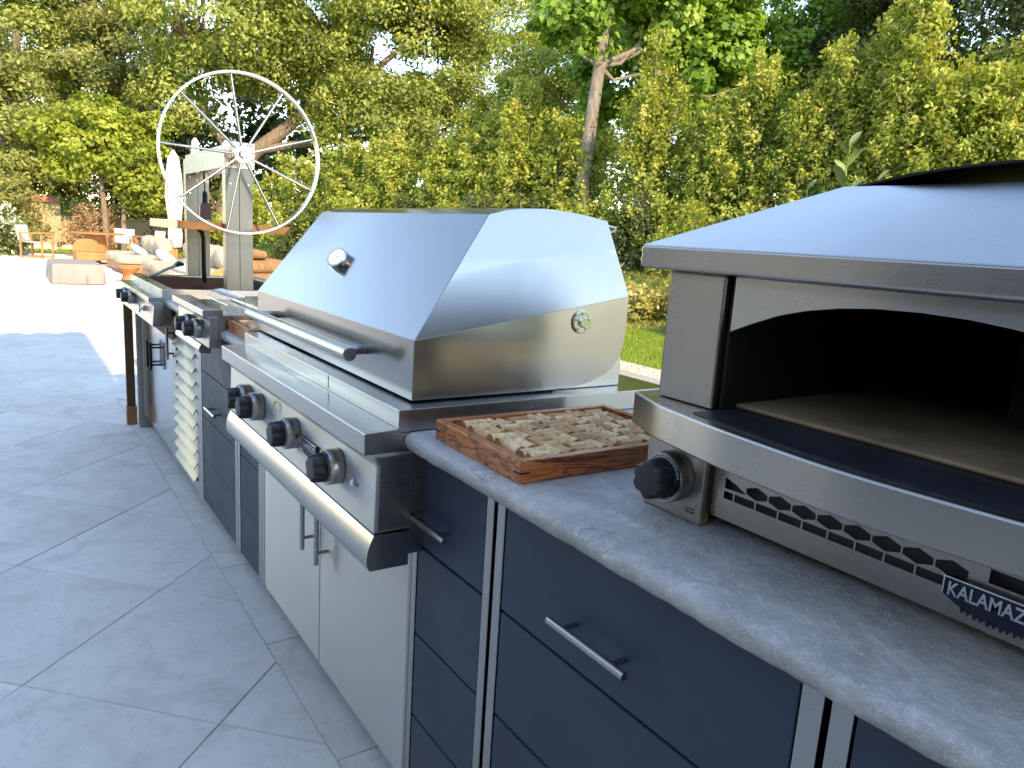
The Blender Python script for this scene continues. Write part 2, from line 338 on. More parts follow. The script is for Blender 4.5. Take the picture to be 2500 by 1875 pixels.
def clip(poly, f):
    out = []
    for i in range(len(poly)):
        a, b = poly[i], poly[(i+1) % len(poly)]; fa, fb = f(a), f(b)
        if fa >= 0: out.append(a)
        if (fa >= 0) != (fb >= 0):
            t = fa/(fa-fb); out.append((a[0]+(b[0]-a[0])*t, a[1]+(b[1]-a[1])*t))
    return out
def build_patio():
    mb = MB(); mb.box(-9, .93, -4, 5.2, -.028, -.005); mb.box(.94, 6, -12, -.4, -.028, -.005); mb.box(.0, .93, -12, -4.01, -.028, -.005); mb.box(-9, 5.2, 5.2, 27.2, -.028, -.005)  # unseen terrace at the right rear, added to bounce pale light onto the grill
    pat = part('patio', mb, 'grout'); tag(pat, 'pale stone patio laid in large diagonal pavers', kind='structure')
    hd = .4230; g = .0015*math.sqrt(2); x0, y0 = -.272, 1.806
    base = [(hd-g, 0), (0, hd-g), (-hd+g, 0), (0, -hd+g)]
    def slab(poly, name='paver'):
        b = MB(); e = .0016
        n = len(poly); cx = sum(p[0] for p in poly)/n; cy = sum(p[1] for p in poly)/n
        ins = []
        for x, y in poly:
            L = math.hypot(x-cx, y-cy); k = 1-e*1.4/max(L, .01); ins.append((cx+(x-cx)*k, cy+(y-cy)*k))
        b.loft([[(x, y, -.012) for x, y in poly], [(x, y, -.002) for x, y in poly], [(x, y, 0) for x, y in ins]])
        return b
    bm0 = slab(base); me0 = bpy.data.meshes.new('paver'); me0.from_pydata(bm0.v, [], bm0.f); me0.materials.append(MATS['paver'])
    cells = []
    for i in range(-14, 16):
        for j in range(-8, 62):
            cx = x0+i*hd; cy = y0+j*hd
            if (i+j) % 2: continue
            # tiles are centred half way between the joint crossings
            cells.append((cx+0, cy+hd))
    rng = random.Random(5); full = []; rest = MB()
    for cx, cy in cells:
        poly = [(cx+x, cy+y) for x, y in base]
        if cy-hd < 5.30:
            if min(p[0] for p in poly) > -.062: continue
            if max(p[0] for p in poly) > -.0605: 
                poly = clip(poly, lambda p: -.0605-p[0])
        if cx > 5.0 or cy > 26.9 or cx < -8.5 or cy < -3.6: continue
        ctr = (sum(p[0] for p in poly)/len(poly), sum(p[1] for p in poly)/len(poly))
        vis = any(in_view((*p, 0)) for p in poly)
        full.append((vis, (Vector((*ctr, 0))-CAM).length, cx, cy, poly))
    full.sort(key=lambda t: (not t[0], t[1])); n = 0
    for vis, d_, cx, cy, poly in full:
        if vis and n < 270 and len(poly) >= 3:
            n += 1
            whole = len(poly) == 4 and abs(poly[0][0]-(cx+base[0][0])) < 1e-6
            if whole: o = link('paver', me0, None, pat); o.location = (cx, cy, 0)
            else:
                b = slab([(x-cx, y-cy) for x, y in poly]); me = bpy.data.meshes.new('paver'); me.from_pydata(b.v, [], b.f); me.materials.append(MATS['paver'])
                o = link('paver', me, None, pat); o.location = (cx, cy, 0)
            o.location.z = rng.uniform(-.0008, .0008); o.rotation_euler = (rng.uniform(-.001, .001), rng.uniform(-.001, .001), 0)
        elif len(poly) >= 3: 
            b = slab(poly); rest.add(b.v, b.f)
    tag(part('paver_field', rest, 'paver', pat, recalc=False), kind='stuff')
    bb = slab([(-.0580, -.2988), (.105, -.2988), (.105, .2988), (-.0580, .2988)]); me1 = bpy.data.meshes.new('border_paver'); me1.from_pydata(bb.v, [], bb.f); me1.materials.append(MATS['paver'])
    for k in range(-3, 7):
        o = link('border_paver', me1, None, pat); o.location = (0, 1.825+.6*k, rng.uniform(0, .001))
build_patio()

# ------------------------------------------------------------------ house behind the viewpoint (its roof shades the foreground)
def build_house():
    h = thing('house', 'tall stucco house with clay tile roof standing behind the kitchen', 'house', (-4, -8, 0))
    EY, EZ, NY = -2.80, 7.5, -8.3          # eave line of the wing, its height, and the set-back part to its right, added to shade the oven
    part('wall', MB().box(-10, -.35, -8.9, -3.5, 0, 7.37).box(-10, .2, -16, -8.91, 0, 7.37), 'house_wall', h)
    for x in (-8.2, -5.6, -3.0):
        for z in (.9, 4.2):
            w_ = part('window', MB().box(x, x+1.3, -3.5, -3.45, z, z+1.5), 'dark_wood', h)
            part('pane', MB().box(x+.06, x+.63, -3.449, -3.44, z+.06, z+1.44).box(x+.67, x+1.24, -3.449, -3.44, z+.06, z+1.44), 'window_glass', w_)
    part('wing_wall', MB().box(-9.5, -4.7, -3.4, 8.2, 0, 2.8), 'house_wall', h)
    for y in (-3.05, -1.5, .05, 1.6, 5.6):
        w_ = part('glass_door', MB().box(-4.72, -4.66, y, y+1.5, .02, 2.3), 'dark_wood', h)
        part('pane', MB().box(-4.659, -4.65, y+.08, y+.71, .12, 2.2).box(-4.659, -4.65, y+.79, y+1.42, .12, 2.2), 'window_glass', w_)
    part('wing_roof', MB().loft([[(-10,-3.4,2.81),(-4.3,-3.4,2.81),(-4.3,8.6,2.81),(-10,8.6,2.81)],[(-10,-3.4,2.9),(-4.3,-3.4,2.9),(-4.3,8.6,2.9),(-10,8.6,2.9)],[(-7.6,-3.4,3.7),(-7.2,-3.4,3.7),(-7.2,6,3.7),(-7.6,6,3.7)]]), 'roof_tile', h)
    top = lambda d: [(-10.5,-17.5,EZ+.1+d),(.5,-17.5,EZ+.1+d),(.5,NY,EZ+d),(.03,NY,EZ+d),(.03,EY,EZ+d),(-10.5,EY,EZ+d)]
    part('roof', MB().loft([top(-.12), top(0)]), 'roof_tile', h)
    part('roof_hip', MB().add([(-10.5,-17.5,EZ),(.03,-17.5,EZ),(.03,EY,EZ),(-10.5,EY,EZ),(-6,-9,EZ+1.2),(-4,-9,EZ+1.2)], [(0,1,5,4),(1,2,5),(2,3,4,5),(3,0,4)]), 'roof_tile', h)
    for k in range(38):
        x = -.10-.27*k; n = 8
        rings = [[(x+math.cos(math.pi*i/n)*.115, y, z+math.sin(math.pi*i/n)*.085) for i in range(n+1)] for y, z in ((EY-.7, EZ+.08), (EY+.02, EZ+.002))]
        part('roof_tile', MB().loft(rings, cap=False, closed=False), 'roof_tile', h)
build_house()

# ------------------------------------------------------------------ cabinets
DZ = [(.088, .2755), (.2805, .4665), (.4715, .6645), (.6695, .853)]
def bar_handle(parent, p0, p1, out, r=.0062, m='steel_z', posts=(.18, .82)):
    """p0,p1: bar ends; out: distance from the door face (x of face = p.x+out)"""
    p0, p1 = Vector(p0), Vector(p1); b = MB(); b.tube([p0, p1], r, 14)
    for t in posts:
        q = p0.lerp(p1, t); b.tube([q, q+Vector((out, 0, 0))], r*.75, 10)
    return part('handle', b, m, parent, smooth=40)
def cabinet(name, label, y0, y1, posts=(.02, .02)):
    c = thing(name, label, 'cabinet', (.35, (y0+y1)/2, 0), 'outdoor kitchen cabinets')
    part('carcass', MB().box(.020, .72, y0+.002, y1-.002, .084, .868), 'toe_kick', c)
    part('toe_kick', MB().box(.085, .72, y0+.004, y1-.004, .0, .0835), 'toe_kick', c)
    part('frame_post', MB().box(-.004, .0195, y0, y0+posts[0], .084, .868), 'steel_z', c, .0015)
    part('frame_post', MB().box(-.004, .0195, y1-posts[1], y1, .084, .868), 'steel_z', c, .0015)
    return c
def drawers(c, y0, y1, hy=None, levels=DZ, which=3, hm='steel_y', hlen=.165):
    for k, (a, b) in enumerate(levels):
        d = part('drawer', MB().box(-.002, .018, y0+.003, y1-.003, a, b), 'drawer', c, .0018)
        if k == which and hy is not None:
            zc = (a+b)/2-.022
            bar_handle(d, (-.032, hy-hlen/2, zc), (-.032, hy+hlen/2, zc), .031, m=hm)
c = cabinet('drawer_cabinet', 'dark blue drawer cabinet at the bottom right corner beneath the pizza oven', -.25, .353, (.022, .024))
drawers(c, -.226, .330)
c = cabinet('drawer_cabinet', 'wide dark blue drawer cabinet with a steel bar handle below the pizza oven', .361, .971, (.026, .022))
drawers(c, .387, .949, .697)
c = cabinet('drawer_cabinet', 'narrow dark blue drawer cabinet below the nearer cork tray', .983, 1.275, (.021, .019))
drawers(c, 1.004, 1.256, 1.178)
c = cabinet('grill_cabinet', 'stainless steel double door cabinet directly under the large grill', 1.278, 2.372, (.008, .034))
for a, b, hy in ((1.288, 1.814, 1.755), (1.819, 2.336, 1.866)):
    d = part('door', MB().box(-.003, .018, a, b, .092, .70), 'steel_door', c, .002)
    bar_handle(d, (-.036, hy, .418), (-.036, hy, .60), .035, .0066)
c = cabinet('drawer_cabinet', 'narrow dark drawer cabinet left of the steel doors under the grill', 2.375, 2.676, (.03, .030))
drawers(c, 2.406, 2.645)
c = cabinet('drawer_cabinet', 'wide dark drawer cabinet under the side burner with one bright handle', 2.682, 3.294, (.03, .028))
drawers(c, 2.713, 3.266, 2.99, which=2)
c = cabinet('louvered_cabinet', 'steel cabinet with a louvered vent door left of the dark drawers', 3.298, 3.900, (.035, .03))
d = part('door', MB().box(-.004, .016, 3.336, 3.372, .09, .86).box(-.004, .016, 3.83, 3.868, .09, .86).box(-.004, .016, 3.372, 3.83, .09, .13).box(-.004, .016, 3.372, 3.83, .82, .86), 'steel_z', c, .0015)
for k in range(11):
    z = .135+k*.0622
    part('louver', MB().prism([(-.020, z), (-.017, z-.002), (.019, z+.054), (.016, z+.056)], 3.373, 3.829), 'steel_louver', d)
bar_handle(d, (-.036, 3.862, .612), (-.036, 3.862, .77), .034, .0068)
c = cabinet('grill_cabinet', 'blue reflecting double door cabinet with dark handles under the wheel grill', 3.904, 4.93, (.035, .05))
for a, b, hy in ((3.942, 4.408, 4.36), (4.413, 4.876, 4.468)):
    d = part('door', MB().box(-.003, .018, a, b, .092, .80), 'steel_mirror', c, .002)
    bar_handle(d, (-.038, hy, .47), (-.038, hy, .62), .037, .0072, 'black_metal')
part('end_panel', MB().box(-.030, .72, 4.931, 4.965, 0, .868), 'steel_z', c, .002)

# countertop slabs
def build_counter():
    t = thing('countertop', 'grey quartzite countertop with rounded rough front edge along the kitchen', 'countertop', (.4, 2, .87))
    pr = [(-.030, .874), (-.041, .877), (-.049, .884), (-.054, .893), (-.0545, .901), (-.050, .9085), (-.042, .9125), (-.03, .914), (.90, .914), (.90, .874)]
    rng = random.Random(2)
    def slab(y0, y1, prof, wob=True):
        n = max(2, int((y1-y0)/.02)); rings = []
        for k in range(n+1):
            y = y0+(y1-y0)*k/n; wv = (rng.uniform(-.0012, .0012)+.001*math.sin(y*37)) if wob else 0
            rings.append([(x+(wv*(1 if i < 7 else 0)), y, z+(wv*.5 if i in (2,3,4,5) else 0)) for i, (x, z) in enumerate(prof)])
        part('slab', MB().loft(rings), 'quartzite', t, smooth=50)
    slab(-1.6, 1.2285, pr)
    slab(2.3275, 2.688, pr); slab(3.2535, 3.787, pr); slab(4.834, 4.97, pr)
    back = [(.665, .874), (.665, .914), (.90, .914), (.90, .874)]
    slab(1.2287, 2.3273, back, False); slab(2.6882, 3.2533, back, False); slab(3.7872, 4.8338, back, False)
build_counter()

# ------------------------------------------------------------------ knobs, badges
def knob(parent, x, y, z, r=.0385, depth=.030, head=.028, rot=0, ring=False):
    """control knob facing -x; x is the panel face"""
    n = 40
    b = MB().lathe((x, y, z), (-1, 0, 0), [(0, r*.98), (.001, r), (depth-.002, r), (depth, r*.975), (depth, r*.86), (depth-.006, r*.85), (depth-.006, .001)], n)
    k = part('knob', b, 'steel_z', parent, smooth=30)
    if ring: part('indicator_ring', MB().lathe((x-depth+.0055, y, z), (-1, 0, 0), [(0, r*.84), (.001, r*.84), (.001, r*.70), (0, r*.70)], n), 'red_ring', k, smooth=30)
    rs = r*.80
    b = MB().lathe((x-depth+.0075, y, z), (-1, 0, 0), [(-.001, rs), (.010, rs), (.012, rs*.97), (.012, .001)], n)
    part('dial_skirt', b, 'black_knob', k, smooth=30)
    b = MB(); rings = []
    for h, q in ((.018, .80), (.023, .80), (.040, .76), (.0435, .70), (.044, .60)):
        rings.append([(x-depth-h+.012, y+math.cos(a)*rr, z+math.sin(a)*rr) for a, rr in
                      ((2*math.pi*i/48, r*q*(1.0-.17*(.5+.5*math.cos(6*(2*math.pi*i/48)+rot))**2)) for i in range(48))])
    b.loft(rings); part('grip', b, 'black_knob', k, smooth=40)
    b = MB()
    for i in range(12):
        a = rot+.4+i*.2; cy, cz = y+math.cos(a)*(rs+.0004), z+math.sin(a)*(rs+.0004)
        t = Vector((0, -math.sin(a), math.cos(a)))*.0022; nn = Vector((0, math.cos(a), math.sin(a)))*.0006
        p = Vector((x-depth-.0005, cy, cz)); q = p+Vector((.005-.0003*i, 0, 0))
        b.add([p-t+nn, p+t+nn, q+t+nn, q-t+nn, p-t-nn, p+t-nn, q+t-nn, q-t-nn], [(0,1,2,3),(7,6,5,4),(0,4,5,1),(1,5,6,2),(2,6,7,3),(3,7,4,0)])
    part('dial_marks', b, 'tick_white', k)
    return k
def badge(parent, x, yl, yr, zt, zb, col, name='badge', nfl=15, tsize=None):
    """plate facing -x with a flame-cut lower edge and raised lettering; yl > yr (yl is the left end seen from the patio)"""
    L = yl-yr; H = zt-zb
    pts = [(yl, zt), (yl, zt-H*.55), (yl-L*.16, zt-H*.78)]
    for i in range(nfl):
        u = .16+.68*(i+.5)/nfl; w_ = .68/nfl; dip = H*(.80+.16*math.sin(math.pi*(u-.1)/.8))
        pts += [(yl-L*(u-w_*.30), zt-dip+H*.10), (yl-L*(u-w_*.05), zt-dip-H*.03), (yl-L*(u+w_*.12), zt-dip-H*.10+H*.03*(i % 2)), (yl-L*(u+w_*.40), zt-dip+H*.12)]
    pts += [(yl-L*.84, zt-H*.78), (yr, zt-H*.55), (yr, zt)]
    b = part(name, MB().prism(pts, x-.006, x, 'x'), col, parent)
    e = .0016*max(1, L/.1)
    rim = MB().box(x-.0078, x-.0061, yr, yl, zt-e, zt).box(x-.0078, x-.0061, yl-e, yl, zt-H*.55, zt-e).box(x-.0078, x-.0061, yr, yr+e, zt-H*.55, zt-e)
    part('rim', rim, 'badge_letter', b, .0004)
    me = text_mesh('KALAMAZOO', tsize or H*.46, .0006, .0004)
    me.materials.clear(); me.materials.append(MATS['badge_letter'])
    sx = L*.90/max(1e-6, max(v.co.x for v in me.vertices)-min(v.co.x for v in me.vertices))
    for v in me.vertices: v.co.x *= sx
    o = link('lettering', me, None, b)
    o.matrix_local = Matrix(((0, 0, -1, x-.0065), (-1, 0, 0, (yl+yr)/2), (0, 1, 0, zt-H*.34), (0, 0, 0, 1))) if False else Matrix.Identity(4)
    org = ORG[b.name]
    o.matrix_local = Matrix(((0, 0, -1, x-.0067-org.x), (-1, 0, 0, (yl+yr)/2-org.y), (0, 1, 0, zt-H*.36-org.z), (0, 0, 0, 1)))
    return b

# ------------------------------------------------------------------ large grill
def build_grill():
    y0, y1 = 1.2305, 2.3245
    g = thing('barbecue_grill', 'large stainless steel barbecue grill with closed faceted lid and long bar handle', 'grill', (.25, 1.78, .87))
    part('base_frame', MB().prism([(-.066, .9145), (-.066, .957), (-.0645, .9585), (.66, .9585), (.66, .9145)], y0, y1), 'steel_y', g, .0022)
    part('base_seam', MB().box(-.0668, -.0659, 1.6035, 1.6050, .926, .9565), 'dark_void', g)
    part('firebox', MB().box(-.034, .64, y0+.004, y1-.004, .66, .9140), 'steel_x', g)
    part('front_shelf', MB().prism([(-.135, .877), (-.135, .917), (-.133, .919), (-.0664, .9215), (-.0664, .914), (-.036, .9135), (-.036, .877)], y0, y1), 'steel_y', g, .0022)
    part('control_panel', MB().prism([(-.122, .8765), (-.1085, .853), (-.1115, .717), (-.0345, .717), (-.0345, .8765)], y0+.001, y1-.001), 'steel_door', g, .0018)
    part('panel_end', MB().prism([(-.114, .871), (-.1025, .851), (-.106, .722), (-.038, .722), (-.038, .871)], y0-.0015, y0+.0008), 'steel_x', g, .0008)
    dr = [(-.036, .711), (-.1085, .7140), (-.1110, .7128), (-.1150, .7050), (-.1185, .6965), (-.1215, .6875), (-.1237, .678), (-.1248, .668), (-.1246, .658), (-.1230, .650), (-.1205, .644), (-.1175, .641), (-.036, .639)]
    part('drip_tray', MB().prism(dr, y0, y1), 'steel_y', g, smooth=28)
    # lid
    RP = [(-.017, 1.278, .964), (-.016, 1.278, 1.084), (.171, 1.327, 1.338), (.215, 1.328, 1.350), (.255, 1.328, 1.3560), (.299, 1.327, 1.359), (.338, 1.3255, 1.3595), (.376, 1.324, 1.358), (.412, 1.322, 1.355), (.445, 1.320, 1.351), (.489, 1.317, 1.345), (.541, 1.278, 1.175),
          (.541, 1.278, 1.083), (.536, 1.278, 1.055), (.527, 1.278, 1.029), (.510, 1.278, 1.009), (.486, 1.278, .992), (.438, 1.278, .975), (.402, 1.278, .968), (.337, 1.278, .964)]
    LP = [(x, 3.635-y, z) for x, y, z in RP]; n = len(RP)
    b = MB().add(RP+LP, [(i, (i+1) % n, n+(i+1) % n, n+i) for i in range(n)])
    lid = part('lid', b, 'steel_lid', g, smooth=20)
    inset = lambda P, s: [(x, y+s, z) for x, y, z in P]
    for nm, s, P in (('lid_side', -1, RP), ('lid_side', 1, LP)):
        lo = [P[i] for i in [0, 1]+list(range(11, n))]; hi = [P[i] for i in range(1, 12)]
        b = MB(); t = .0022
        for q in (lo, hi):
            b.loft([[(x, y+s*.0002, z) for x, y, z in q], [(x, y+s*t, z) for x, y, z in q]])
        part(nm, b, 'steel_lid_side', lid, .0006)
    part('back_duct', MB().box(.345, .548, 1.292, 2.343, .9588, 1.10), 'steel_x', g, .002)
    # handle
    h = MB().lathe((-.075, 1.456, 1.030), 'y', [(0, .001), (0, .0135), (.0015, .0153), (.772, .0153), (.7735, .0135), (.7735, .001)], 32)
    hd = part('handle', h, 'steel_y', lid, smooth=30)
    for y in (1.512, 2.176):
        part('handle_mount', MB().lathe((-.075, y, 1.030), 'x', [(0, .0105), (.057, .0105), (.0585, .0105)], 24), 'steel_x', hd, smooth=30)
    # thermometer on the sloping front
    nrm = Vector((-.8023, 0, .597)).normalized(); c = Vector((.062, 1.868, 1.190)) 
    c = Vector((.0705, 1.885, 1.2015))
    lean = nrm; nrm = Vector((-.70, -.38, .60)).normalized()
    th = part('thermometer', MB().lathe(c-nrm*.012, nrm, [(0, .029), (.012, .029), (.036, .030), (.038, .0285), (.038, .025), (.0355, .0245), (.0355, .001)], 36), 'chrome', lid, smooth=30)
    part('dial', MB().lathe(c+nrm*.0236, nrm, [(0, .0242), (.001, .0242), (.001, .0005)], 36), 'glass_dial', th)
    t1 = nrm.cross(Vector((0, 1, 0))); b = MB()
    b.tube([c+nrm*.0252-t1*.004, c+nrm*.0252+t1*.014+Vector((0, .008, 0))], .0010, 6)
    for i in range(14):
        a = R(-50+i*20); p = c+nrm*.0249+(t1*math.sin(a)+Vector((0, 1, 0))*math.cos(a))*.021; q = c+nrm*.0249+(t1*math.sin(a)+Vector((0, 1, 0))*math.cos(a))*.0175
        b.tube([p, q], .0005, 5)
    part('needle', b, 'black_metal', th)
    # rotisserie flange on the near side
    fc = Vector((.401, 1.2757, 1.117))
    fl = part('flange', MB().lathe(fc, (0, -1, 0), [(0, .0265), (.004, .0265), (.006, .024), (.006, .013), (.010, .012), (.0125, .010), (.0125, .001)], 36), 'chrome', lid, smooth=30)
    for k in range(5):
        a = 2*math.pi*k/5+math.pi/2
        part('bolt', MB().lathe(fc+Vector((math.cos(a)*.0185, -.006, math.sin(a)*.0185)), (0, -1, 0), [(0, .0036), (.002, .0036), (.003, .0025), (.003, .0003)], 12), 'chrome', fl, smooth=30)
    part('lid_catch', MB().tube([(.50, 1.33, 1.335), (.53, 1.33, 1.332), (.535, 1.335, 1.326), (.53, 1.34, 1.322), (.505, 1.34, 1.322)], .0022, 8), 'chrome', lid, smooth=40)
    for y, rg in ((1.420, True), (1.703, False), (1.993, False), (2.112, False)):
        knob(g, -.1108, y, .800, ring=rg, rot=.5+y)
    badge(g, -.1112, 1.645, 1.540, .808, .772, 'badge_black')
    part('igniter_button', MB().lathe((-.1108, 1.336, .790), (-1, 0, 0), [(0, .0095), (.004, .0095), (.004, .0075), (.0055, .007), (.0055, .0004)], 28), 'chrome', g, smooth=30)
    part('igniter_mark', MB().lathe((-.1108, 1.3165, .789), (-1, 0, 0), [(0, .0028), (.0004, .0028), (.0004, .0003)], 16), 'dark_void', g)
    part('pull_hook', MB().tube([(-.112, 1.845, .845), (-.117, 1.845, .846), (-.119, 1.845, .835), (-.119, 1.845, .815)], .0022, 8), 'chrome', g, smooth=40)
build_grill()

# ------------------------------------------------------------------ pizza oven
def build_oven():
    yc, yl, yr = .40, .791, .009
    o = thing('pizza_oven', 'stainless steel countertop pizza oven with arched mouth and hipped hood', 'pizza oven', (.4, .4, .914))
    zs, zb = 1.075, 1.026
    part('body', MB().box(.1350, .72, .045, .755, .934, zb-.001).box(.1255, .1349, .045, .149, .934, zb-.001).box(.1255, .1349, .633, .755, .934, zb-.001), 'steel_oven', o)
    # front vent panel with real cut-outs: brick row, two hexagon rows and a long slot
    px = .1225; cuts = MB()
    def cut(pts): cuts.prism(pts, px-.01, px+.02, 'x')
    y = .6135
    for wq in [.0150]+[.0322]*8: cut([(y, .9620), (y, .9725), (y-wq, .9725), (y-wq, .9620)]); y -= wq+.0025
    cut([(.6135, .9760), (.6135, .9915), (.5965, .9865), (.5800, .9790), (.5800, .9772)])
    for k in range(8):
        c = .5620-.0347*k; cut([(c+.0163, .9870), (c, .9925), (c-.0163, .9870), (c-.0163, .9795), (c, .9745), (c+.0163, .9795)])
    cut([(.284, .983), (.284, .998), (.160, .998), (.160, .983)])
    vent = part('vent_panel', MB().box(px, .1253, .150, .632, .932, zb-.0012), 'steel_oven', o)
    cobj = part('cutter', cuts, None, o); md = vent.modifiers.new('cut', 'BOOLEAN'); md.object = cobj; md.operation = 'DIFFERENCE'; md.solver = 'EXACT'
    bpy.context.view_layer.update()
    me = bpy.data.meshes.new_from_object(vent.evaluated_get(bpy.context.evaluated_depsgraph_get())); vent.modifiers.clear(); vent.data = me
    me.materials.clear(); me.materials.append(MATS['steel_oven'])
    bpy.data.objects.remove(cobj)
    part('vent_backing', MB().box(.1330, .1345, .150, .632, .945, zb-.003), 'toe_kick', o)
    badge(o, px-.001, .3215, .2135, .9780, .9420, 'badge_blue', nfl=12, tsize=.0205)
    part('foot', MB().box(.16, .68, .06, .12, .9145, .9335).box(.16, .68, .68, .74, .9145, .9335), 'dark_void', o)
    # knob housing standing on the counter
    kb = part('knob_housing', MB().box(.107, .125, .637, .748, .9148, zb-.0015), 'steel_oven', o, .0018)
    knob(o, .1068, .690, .9735, r=.0365, depth=.026, rot=.3)
    part('rating_mark', MB().box(.1063, .1066, .648, .664, .9335, .9345).box(.1063, .1066, .648, .664, .9285, .9300).box(.1063,.1066,.6635,.664,.9305,.9335).box(.1063,.1066,.648,.6485,.9305,.9335), 'dark_void', o)
    # bowed front shelf
    arc = [(.111, .791), (.078, .711), (.064, .650), (.050, .580), (.041, .510), (.0345, .445), (.033, .40)]
    ax = arc+[(x, .80-y) for x, y in arc[-2::-1]]
    def spl(p):
        P = [p[0]]+p+[p[-1]]; out = []
        for i in range(1, len(P)-2):
            for k in range(4):
                t = k/4; a, b, c_, d_ = (Vector((*P[j], 0)) for j in (i-1, i, i+1, i+2))
                q = .5*((2*b)+(c_-a)*t+(2*a-5*b+4*c_-d_)*t*t+(3*b-a-3*c_+d_)*t**3); out.append((q.x, q.y))
        return out+[p[-1]]
    fr = spl(ax)
    sh = MB().prism(fr+[(.30, yr), (.30, yl)], zb, zs, 'z')
    part('front_shelf', sh, 'steel_oven', o, .0025, smooth=30)
    pl = [(x+.020, y) for x, y in fr if .140 < y < .652]
    part('hearth_plate', MB().prism(pl+[(.30, pl[-1][1]), (.30, pl[0][1])], zs+.0004, zs+.0016, 'z'), 'soot_plate', o)
    # side columns
    for a, b in ((.655, .757), (.043, .145)):
        part('column', MB().box(.126, .70, a, b, zs+.0005, 1.2595), 'steel_oven', o, .0035)
    # arch panel
    ap = [(.645, 1.185), (.610, 1.2005), (.572, 1.2155), (.535, 1.2255), (.494, 1.2330), (.45, 1.2375), (.40, 1.2390)]
    ap = ap+[(.80-y, z) for y, z in ap[-2::-1]]
    poly = [(.645, 1.2592)]+ap+[(.155, 1.2592)]
    part('arch_panel', MB().prism(poly, .133, .1385, 'x'), 'steel_warm', o, .001)
    part('cavity', MB().box(.139, .69, .648, .6535, zs+.002, 1.2585).box(.139, .69, .1465, .152, zs+.002, 1.2585).box(.62, .63, .152, .648, zs+.002, 1.2585).box(.139, .63, .152, .648, 1.250, 1.2585), 'oven_inside', o)
    part('baffle', MB().box(.40, .615, .38, .40, 1.10, 1.2495).box(.56, .6, .2, .38, 1.13, 1.2495), 'oven_inside', o)
    part('baking_stone', MB().box(.166, .62, .153, .647, zs+.002, 1.0835), 'oven_stone', o, .003)
    # hood
    e0, e1 = .793, .007; xf, xb = .100, .76
    rz, ez = 1.397, 1.2935
    ring = lambda x0, x1, ya, yb, z: [(x0, ya, z), (x1, ya, z), (x1, yb, z), (x0, yb, z)]
    hd = part('hood', MB().loft([ring(xf+.0012, xb-.0012, e0-.0012, e1+.0012, ez-.003), ring(xf+.0004, xb-.0004, e0-.0004, e1+.0004, ez), ring(.375, .60, .663, .137, rz)]), 'steel_hood', o, .002, seg=3)  # hood top in bluer, brighter steel than the band: sky reflection put into colour
    part('hood_band', MB().loft([ring(xf+.004, xb-.004, e0-.004, e1+.004, 1.2605), ring(xf, xb, e0, e1, 1.2635), ring(xf, xb, e0, e1, ez-.0008)]), 'steel_oven', hd, .0025, seg=3)
    # arched vent cover on the ridge: thin curved sheet, dark inside
    N = 28; b = MB(); t = .0035
    tops = []
    for k in range(N+1):
        u = -1+2*k/N; y = .40-u*.268; z = rz-.001+.031*(1-abs(u)**2.1); tops.append((y, z))
    rings = [[(.392, y, z) for y, z in tops]+[(.392, y, z-t) for y, z in reversed(tops)], [(.64, y, z) for y, z in tops]+[(.64, y, z-t) for y, z in reversed(tops)]]
    part('vent_cover', MB().loft(rings), 'black_metal', hd, smooth=40)
    part('vent_back', MB().prism([(y, z-t-.0005) for y, z in tops[1:-1]]+[(tops[-2][0], rz+.0005), (tops[1][0], rz+.0005)], .62, .625, 'x'), 'dark_void', hd)
build_oven()

